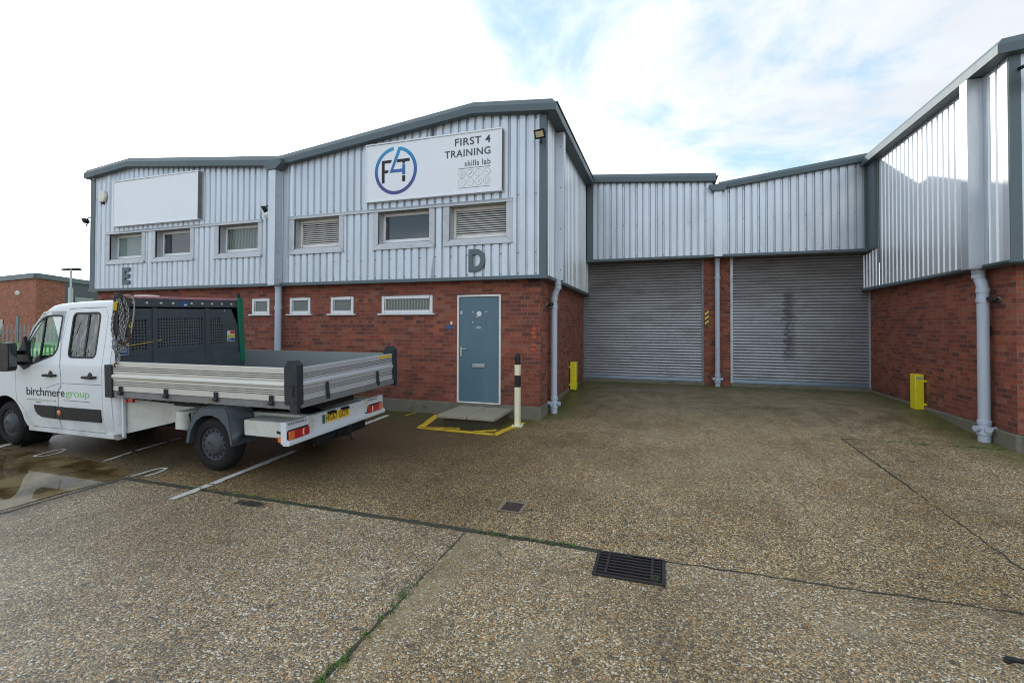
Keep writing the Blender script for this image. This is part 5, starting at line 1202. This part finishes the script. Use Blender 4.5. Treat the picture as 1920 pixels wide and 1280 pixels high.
def hinge(x, par):
    h = MB(); h.box(x-.028, x+.028, nearY-.018, nearY-.004, .90, 1.02); h.lathe([(.018, -.03), (.018, .03)], (x, nearY-.02, .93), (1, 0, 0), 10)
    for z in (.985, 1.005, .965): h.lathe([(0, .008), (.008, .007), (.009, 0)], (x-.012, nearY-.018, z), (0, -1, 0), 8); h.lathe([(0, .008), (.008, .007), (.009, 0)], (x+.014, nearY-.018, z), (0, -1, 0), 8)
    return h.build('hinge', 'post', par)
for x in (-1.56, -.73, .115, .97): hinge(x, s1)
for yy in (.46, 1.54):
    h = MB(); h.prism([(yy-.018, 1.13), (yy+.014, 1.13), (yy+.045, .915), (yy-.018, .915)], rearX+.002, rearX+.022, 'x'); h.build('hinge', 'post', s3, bevel=.003)
a = MB(); a.box(rearX+.002, rearX+.006, 1.60, 1.90, 1.297, 1.332); st_ = a.build('yellow_sticker', 'stickeryellow', s3)
# posts
def post_mb(y_out, y_in, x0, x1, z0, z1):
    a = MB(); a.prism([(x0-.035, z0+.1), (x0-.035, z1-.08), (x0, z1-.03), (x0+.01, z1), (x1-.045, z1), (x1, z1-.05), (x1, z0+.1)], y_out, y_in, 'y'); a.box(x0+.04, x1, y_out+.002, y_out+(.05 if y_out < 1 else -.05), z0, z0+.101)
    s_ = -1 if y_out < 1 else 1
    for z in (z0+.14, z0+.14): a.lathe([(0, .012), (.016, .01), (.018, 0)], ((x0+x1)/2-.04, y_out, z), (0, s_, 0), 10); a.lathe([(0, .012), (.016, .01), (.018, 0)], ((x0+x1)/2+.03, y_out, z), (0, s_, 0), 10)
    a.box((x0+x1)/2-.05, (x0+x1)/2-.01, y_out+s_*.008, y_out, z0+.32, z0+.326); a.box((x0+x1)/2+.02, (x0+x1)/2+.06, y_out+s_*.008, y_out, z0+.32, z0+.326)
    a.tube([((x0+x1)/2+.02, y_out+s_*.012, z0+.2), ((x0+x1)/2+.02, y_out+s_*.012, z0+.34)], .007, 6)
    return a
post_mb(-.06, .045, 1.20, 1.345, .82, 1.432).build('rear_post', 'post', TR, bevel=.004)
post_mb(2.06, 1.955, 1.20, 1.345, .84, 1.455).build('rear_post', 'post', TR, bevel=.004)
for y0, y1 in ((-.062, .0), (2.0, 2.06)):
    a = MB(); a.box(-1.86, -1.725, y0, y1, .86, 1.30); 
    for z in [.90+.05*i for i in range(8)]: a.lathe([(0, .006), (.007, .005), (.008, 0)], (-1.79, y0 if y0 < 0 else y1, z), (0, -1 if y0 < 0 else 1, 0), 8)
    a.build('front_post', 'post', TR, bevel=.003)
a = MB(); a.box(-1.84, 1.30, -.035, .02, .865, .948); a.box(-1.84, 1.30, 1.98, 2.035, .865, .948); a.box(1.26, 1.335, .02, 1.98, .875, .948); a.box(-1.84, -1.78, .02, 1.98, .865, .948)
for i in range(9): x = -1.5+i*.33; a.box(x, x+.05, .03, 1.97, .84, .90)
bf = a.build('bed_frame', 'bedframe', TR, bevel=.004)
a = MB(); a.box(-.03, .02, -.0365, -.034, .87, .93); a.build('wood_patch', 'mortar', bf)
a = MB(); a.box(-1.80, 1.30, -.01, 2.0, .949, .956); a.build('bed_floor', 'bedfloor', TR)
# headboard with perforated panels
HX = -1.72; hbr = MB()
def hb(u, v, d): return (HX-d, u, v)
wins_ = [(.20, .41, 1.47, 1.905), (.555, 1.27, 1.48, 1.92), (1.40, 1.63, 1.475, 1.915)]
def hwin(q): return rnd([(q[0], q[2]), (q[1], q[2]), (q[1], q[3]), (q[0], q[3])], .03)
w3 = rnd([(1.40, 1.475), (1.63, 1.475), (1.63, 1.70), (1.585, 1.915), (1.40, 1.915)], .03)
hbr.region([(-.0, .95), (2.0, .95), (2.0, 2.20), (-.0, 2.20)], [hwin(wins_[0]), hwin(wins_[1]), w3], hb, 0, None, .025)
hbr.box(HX, HX+.012, .0, 2.0, 2.085, 2.20)
for y0, y1 in ((.475, .535), (1.30, 1.36)): hbr.box(HX, HX+.02, y0, y1, .96, 2.07)
hbr.box(HX, HX+.03, .02, 1.98, .96, 1.30)
for z in (1.40, 1.62, 1.80): hbr.box(HX, HX+.004, .02, 1.98, z, z+.006)
hbo = hbr.build('headboard', 'headboard', TR)
a = MB()
for q in wins_:
    nx_ = max(2, round((q[1]-q[0])/.040)); nz_ = round((q[3]-q[2])/.042)
    for i in range(nx_+1): u = q[0]+(q[1]-q[0])*i/nx_; a.box(HX-.014, HX-.006, u-.0065, u+.0065, q[2]-.01, q[3]+.01)
    for j in range(nz_+1): z = q[2]+(q[3]-q[2])*j/nz_; a.box(HX-.0135, HX-.0065, q[0]-.01, q[1]+.01, z-.0065, z+.0065)
a.build('window_mesh', 'meshbar', hbo)
a = MB(); a.box(HX-.03, HX+.02, -.01, 2.01, 2.2, 2.235); a.build('top_rail', 'pink', hbo, bevel=.006)
a = MB()
for y in (.22, .40, .60, .78, 1.07, 1.25, 1.42, 1.60, 1.78): a.lathe([(0, .014), (.014, .012), (.018, 0)], (HX+.012, y, 2.14), (1, 0, 0), 10)
a.lathe([(0, .01), (.012, 0)], (HX, 1.66, 2.03), (1, 0, 0), 10); a.build('bolt_heads', 'clearlens', hbo)
a = MB(); a.hexa([(HX+.03, 1.93, 1.14), (HX+.05, 1.93, 1.14), (HX+.05, 2.02, 1.14), (HX+.03, 2.02, 1.14), (HX+.0, 1.88, 2.26), (HX+.05, 1.88, 2.26), (HX+.05, 1.98, 2.26), (HX+.0, 1.98, 2.26)]); gs = a.build('green_corner_strip', 'green', hbo, bevel=.006)
a = MB(); a.tube([(HX+.03, 1.9, 2.26), (HX+.03, 1.9, 2.33)], .03, 10); a.build('strip_knob', 'black', gs)
def sticker(name, m, y0, y1, z0, z1, par, dx=.0): a = MB(); a.box(HX+.004+dx, HX+.0065+dx, y0, y1, z0, z1); return a.build(name, m, par)
s_ = sticker('warning_sticker', 'stickerwhite', 1.70, 1.845, 1.51, 1.69, hbo)
sticker('sticker_panel', 'stickerred', 1.755, 1.84, 1.64, 1.685, s_, .002); sticker('sticker_panel', 'stickeryellow', 1.755, 1.84, 1.575, 1.63, s_, .002); sticker('sticker_panel', 'stickerblue', 1.755, 1.84, 1.518, 1.565, s_, .002); sticker('sticker_panel', 'green_ink', 1.705, 1.745, 1.56, 1.62, s_, .002); sticker('sticker_panel', 'stickerblue', 1.705, 1.745, 1.518, 1.55, s_, .002)
s_ = sticker('notice_sticker', 'stickerwhite', .02, .155, 1.42, 1.66, hbo)
sticker('sticker_panel', 'stickerblue', .025, .15, 1.58, 1.652, s_, .002); sticker('sticker_panel', 'stickerblue', .025, .15, 1.427, 1.555, s_, .002)
a = MB()
for z, y0, y1 in ((1.515, .06, .12), (1.49, .05, .135), (1.46, .06, .13), (1.62, .07, .14)): a.box(HX+.0088, HX+.0095, y0, y1, z, z+.012)
a.lathe([(0, .001), (.016, .001)], (HX+.009, .05, 1.53), (1, 0, 0), 12); a.build('sticker_text', 'stickerwhite', s_)
s_ = sticker('rail_sticker', 'stickerblue', .88, 1.0, 2.10, 2.165, hbo, .009); sticker('sticker_panel', 'stickerwhite', .945, .995, 2.105, 2.13, s_, .011)
a = MB(); a.lathe([(.0, 0), (.15, 0), (.15, .055), (.16, .06), (.16, .075), (0, .085)], (-2.58, 1.0, 2.185), (0, 0, 1), 24, 0); rv = a.build('roof_vent', 'black', TR)
a = MB(); a.lathe([(.165, .0), (.165, .02), (0, .028)], (-2.58, 1.0, 2.262), (0, 0, 1), 24); a.build('vent_cap', 'clearlens', rv)

# ------------------------------------------------------------------ chains hung on the headboard (world placed via truck matrix)
bpy.context.view_layer.update(); TM = Matrix.Translation((-5.336, 4.455, -.128)) @ Matrix.Rotation(G, 4, 'X')
def W(p): return TM @ Vector(p)
ch = root('chain_bundle', tuple(W((HX+.03, .05, 1.2))), 'bundle of hanging galvanised chains and straps at the near headboard corner', 'chains')
def link_ring(mb, c, d, up, L=.052, wd=.034, r=.006):
    d = d.normalized(); s_ = d.cross(up).normalized(); pts = []
    for k in range(12):
        t = 2*math.pi*k/12; pts.append(c+d*(math.cos(t)*L*.5+ (.008 if math.cos(t) > 0 else -.008))+s_*math.sin(t)*wd*.5)
    mb.tube(pts, r, 6, 0, True)
def chain(path, mat='chain', L=.040):
    pts = smooth(path, 8, False); mb = MB(); acc = 0; k = 0; last = Vector(pts[0])
    for p, q in zip(pts, pts[1:]):
        p = Vector(p); q = Vector(q); d = q-p; ln = d.length; pos = 0
        while acc+ln-pos >= L:
            pos += L-acc; acc = 0; c_ = p+d*(pos/ln); up = Vector((1, .2, 0)) if k % 2 else Vector((.2, 1, .1)); link_ring(mb, W(c_), (TM.to_3x3() @ d), up); k += 1
        acc += ln-pos
    return mb.build('chain', mat, ch)
x = HX+.05
chain([(x, -.0, 2.17), (x, -.06, 1.95), (x, -.07, 1.75), (x, -.03, 1.62), (x, .02, 1.74), (x, .03, 1.95), (x, .0, 2.2)])
chain([(x, .01, 2.22), (x+.03, .035, 2.05), (x+.02, .05, 1.85), (x+.02, .0, 1.66), (x+.03, -.06, 1.55), (x+.03, -.03, 1.45)])
chain([(x+.03, .05, 2.21), (x+.04, .10, 2.0), (x+.03, .07, 1.80), (x+.04, .03, 1.64), (x+.04, .06, 1.55)])
chain([(x+.02, -.06, 1.7), (x+.04, -.09, 1.58), (x+.04, -.05, 1.47), (x+.03, .02, 1.5), (x+.04, .05, 1.62)])
chain([(x+.05, -.03, 1.64), (x+.06, .02, 1.58), (x+.05, .09, 1.62), (x+.04, .12, 1.7)], 'rustchain')
chain([(x+.04, -.03, 1.47), (x+.04, -.02, 1.40), (x+.04, -.045, 1.34)], 'chain', .045)
a = MB(); 
for path, wd in (([(x-.01, -.01, 2.24), (x, -.035, 2.0), (x, -.03, 1.7)], .03), ([(x, .06, 2.22), (x+.02, .075, 1.95), (x+.01, .05, 1.68)], .035), ([(x+.01, .10, 2.2), (x+.02, .11, 1.9), (x+.01, .09, 1.66)], .028)):
    pp_ = [W(p) for p in smooth(path, 5, False)]
    for p, q in zip(pp_, pp_[1:]): a.hexa([p+Vector((0, -wd, 0)), p+Vector((0, wd, 0)), p+Vector((.01, wd, 0)), p+Vector((.01, -wd, 0)), q+Vector((0, -wd, 0)), q+Vector((0, wd, 0)), q+Vector((.01, wd, 0)), q+Vector((.01, -wd, 0))])
a.box(*[v for v in (W((x-.05, -.03, 2.2)).x, W((x+.03, -.03, 2.2)).x)], W((0, -.02, 2.2)).y, W((0, .05, 2.2)).y, W((0, 0, 2.2)).z, W((0, 0, 2.27)).z)
a.build('strap', 'strap', ch)
a = MB(); a.tube([W(p) for p in smooth([(x, .06, 2.23), (x+.02, .13, 2.24), (x+.03, .185, 2.16), (x+.03, .18, 2.0), (x+.03, .15, 1.8), (x+.02, .14, 1.66)], 6, False)], .009, 8); a.build('rope_loop', 'rope', ch)
a = MB(); a.tube([W((x+.04, .13+.018*math.sin(t), 1.83+.03*math.cos(t))) for t in [k*math.pi/8 for k in range(14)]], .006, 6); a.build('hook', 'yellow', ch)
a = MB(); a.tube([W((x+.04, -.045+.035*math.cos(t), 1.30+.04*math.sin(t))) for t in [R(-60+k*24) for k in range(13)]], .010, 8); a.build('hook', 'rustchain', ch)
a = MB(); a.box(W((x+.03, 0, 0)).x, W((x+.04, 0, 0)).x, W((0, -.075, 2.1)).y, W((0, -.035, 2.1)).y, W((0, -.03, 2.03)).z, W((0, -.03, 2.15)).z); a.build('orange_tag', 'stickeryellow', ch)
a = MB(); a.tube([W(p) for p in smooth([(x, -.09, 1.55), (x+.01, -.02, 1.535), (x-.03, .16, 1.545), (x-.035, .60, 1.60)], 5, False)], .005, 6); o = a.build('cord', 'stickeryellow'); tag(o, 'thin yellow cord stretched across the headboard mesh', 'cord')

# ------------------------------------------------------------------ background on the left
def zfar(y): return -.1
A_ = Vector((-58.447, 29.347)); Lp = Vector((-66.796, 30.53)); Rp = Vector((-62.787, 36.351)); M_ = Vector((-60.617, 32.851))
dL = (Lp-A_).normalized(); dR = (Rp-A_).normalized()
sb_ = root('school_building', (A_.x, A_.y, 0), 'distant red brick building with grey flat roof edge beyond the fence', 'building')
Lf = A_+dL*30; Rf = A_+dR*14
a = MB(); zb = 6.35
def quadw(mb, p, q, z0, z1, z1b=None): mb.face([(p.x, p.y, z0), (q.x, q.y, z0), (q.x, q.y, z1b if z1b else z1), (p.x, p.y, z1)])
quadw(a, A_, Lf, -.3, zb); quadw(a, A_, M_, -.3, zb); a.build('brick_wall', 'brick_far', sb_)
a = MB(); quadw(a, M_, Rf, -.3, zb); a.build('cladding', 'headboard', sb_)
a = MB(); outn = Vector((.4, -.6)).normalized()*.25
for p, q in ((A_, Lf), (A_, Rf)):
    n_ = Vector((-(q-p).y, (q-p).x)).normalized(); n_ = n_ if n_.dot(Vector((0, 0))-p) > 0 else -n_; n_ *= .2
    a.hexa([(p.x+n_.x, p.y+n_.y, 6.3), (q.x+n_.x, q.y+n_.y, 6.3), (q.x, q.y, 6.3), (p.x, p.y, 6.3), (p.x+n_.x, p.y+n_.y, 6.8), (q.x+n_.x, q.y+n_.y, 6.8), (q.x, q.y, 6.8), (p.x, p.y, 6.8)])
a.build('roof_edge', 'trim', sb_)
a = MB(); a.face([(A_.x, A_.y, 6.7), (Lf.x, Lf.y, 6.7), (Lf.x-20, Lf.y+25, 6.7), (Rf.x-10, Rf.y+15, 6.7), (Rf.x, Rf.y, 6.7)]); a.build('roof', 'roof', sb_)
def on_wall(p, d, s, z, w_, h, name, mat, off=.06):
    c_ = p+d*s; n_ = Vector((-d.y, d.x)); n_ = n_ if n_.dot(-c_) > 0 else -n_; e = c_+d*w_
    a = MB(); a.hexa([(c_.x+n_.x*off, c_.y+n_.y*off, z), (e.x+n_.x*off, e.y+n_.y*off, z), (e.x, e.y, z), (c_.x, c_.y, z), (c_.x+n_.x*off, c_.y+n_.y*off, z+h), (e.x+n_.x*off, e.y+n_.y*off, z+h), (e.x, e.y, z+h), (c_.x, c_.y, z+h)]); return a.build(name, mat, sb_)
on_wall(A_, dL, 3.6, -.1, .55, 2.7, 'door', 'door'); on_wall(A_, dL, 7.3, .6, 1.8, 1.7, 'window', 'glass_dark'); on_wall(M_, dR, 1.6, 2.6, 3.2, .9, 'window', 'glass_pale', .05); on_wall(M_, dR, 1.6, 3.7, 3.2, 1.1, 'window', 'glass_pale', .05)
c_ = A_+dL*3.9; a = MB(); a.lathe([(0, .12), (.2, .1), (.25, 0)], (c_.x+.1, c_.y-.1, 4.95), (.6, -.8, 0), 12); a.build('wall_lamp', 'offwhite', sb_)
a = MB(); a.face([(-120, 12.2, .012), (-24, 14.0, .012), (-16, 60, .012), (-120, 60, .012)]); 
g_ = a.build('grass', 'grass'); tag(g_, 'bright green lawn behind the palisade fence', 'grass', kind='stuff')
fe = root('palisade_fence', (-26, 12.8, -.2), 'grey steel palisade fence in front of the lawn', 'fence')
p0 = Vector((-34.0, 10.0)); d = Vector((3.45, 1.12)).normalized()
a = MB(); b_ = MB()
for i in range(82):
    c_ = p0+d*(.158*i*1.15); w_ = .034
    a.hexa([(c_.x-d.x*w_, c_.y-d.y*w_, -.15), (c_.x+d.x*w_, c_.y+d.y*w_, -.15), (c_.x+d.x*w_+.01, c_.y+d.y*w_-.012, -.15), (c_.x-d.x*w_+.01, c_.y-d.y*w_-.012, -.15),
            (c_.x-d.x*w_, c_.y-d.y*w_, 1.66), (c_.x+d.x*w_, c_.y+d.y*w_, 1.66), (c_.x+d.x*w_+.01, c_.y+d.y*w_-.012, 1.66), (c_.x-d.x*w_+.01, c_.y-d.y*w_-.012, 1.66)])
    a.hexa([(c_.x-d.x*w_, c_.y-d.y*w_, 1.66), (c_.x+d.x*w_, c_.y+d.y*w_, 1.66), (c_.x+d.x*w_+.01, c_.y+d.y*w_-.012, 1.66), (c_.x-d.x*w_+.01, c_.y-d.y*w_-.012, 1.66)]+[(c_.x, c_.y, 1.75)]*4)
pa = a.build('pales', 'bedframe', fe); tag(pa, kind='stuff')
e = p0+d*(.158*82*1.15); n_ = Vector((-d.y, d.x))*.04
for z in (.1, 1.36): b_.hexa([(p0.x, p0.y, z), (e.x, e.y, z), (e.x+n_.x, e.y+n_.y, z), (p0.x+n_.x, p0.y+n_.y, z), (p0.x, p0.y, z+.05), (e.x, e.y, z+.05), (e.x+n_.x, e.y+n_.y, z+.05), (p0.x+n_.x, p0.y+n_.y, z+.05)])
b_.build('rail', 'bedframe', fe)
lp = root('street_lamp', (-40.8, 22.46, -.15), 'tall grey street lamp with flat head left of the units', 'street lamp')
a = MB(); a.tube([(-40.8, 22.46, -.15), (-40.8, 22.46, 4.4)], .13, 12, rs=[.16, .13]); a.tube([(-40.8, 22.46, 4.4), (-40.8, 22.46, 5.75)], .06, 10); a.build('pole', 'flash', lp)
a = MB(); a.hexa([(-41.5, 22.2, 5.68), (-40.3, 22.7, 5.68), (-40.4, 22.95, 5.68), (-41.6, 22.5, 5.68), (-41.4, 22.25, 5.80), (-40.4, 22.7, 5.85), (-40.5, 22.9, 5.85), (-41.5, 22.5, 5.80)]); a.build('lamp_head', 'blackmetal', lp, bevel=.02)
# far tree line / hedge beyond so that the horizon is not bare
hd = MB(); 
for i in range(2600):
    t = random.random(); cx = -150+t*300; cy = 95+random.uniform(-6, 6)+8*math.sin(t*30); hh = 3.0+1.6*noise.noise(Vector((t*40, 0, 0))); z = random.uniform(-.2, hh); s_ = random.uniform(.3, .8)
    n1_ = Vector((random.uniform(-1, 1), random.uniform(-1, 1), random.uniform(-1, 1))).normalized(); u_ = n1_.orthogonal().normalized()*s_; v_ = n1_.cross(u_).normalized()*s_
    c_ = Vector((cx, cy, z)); hd.face([c_+u_, c_+v_, c_-u_, c_-v_])
o = hd.build('hedge', 'grass', recalc=False); tag(o, 'far hedge line behind the buildings', 'hedge', kind='stuff')

for o in bpy.data.objects:
    if '_org' in o: del o['_org']
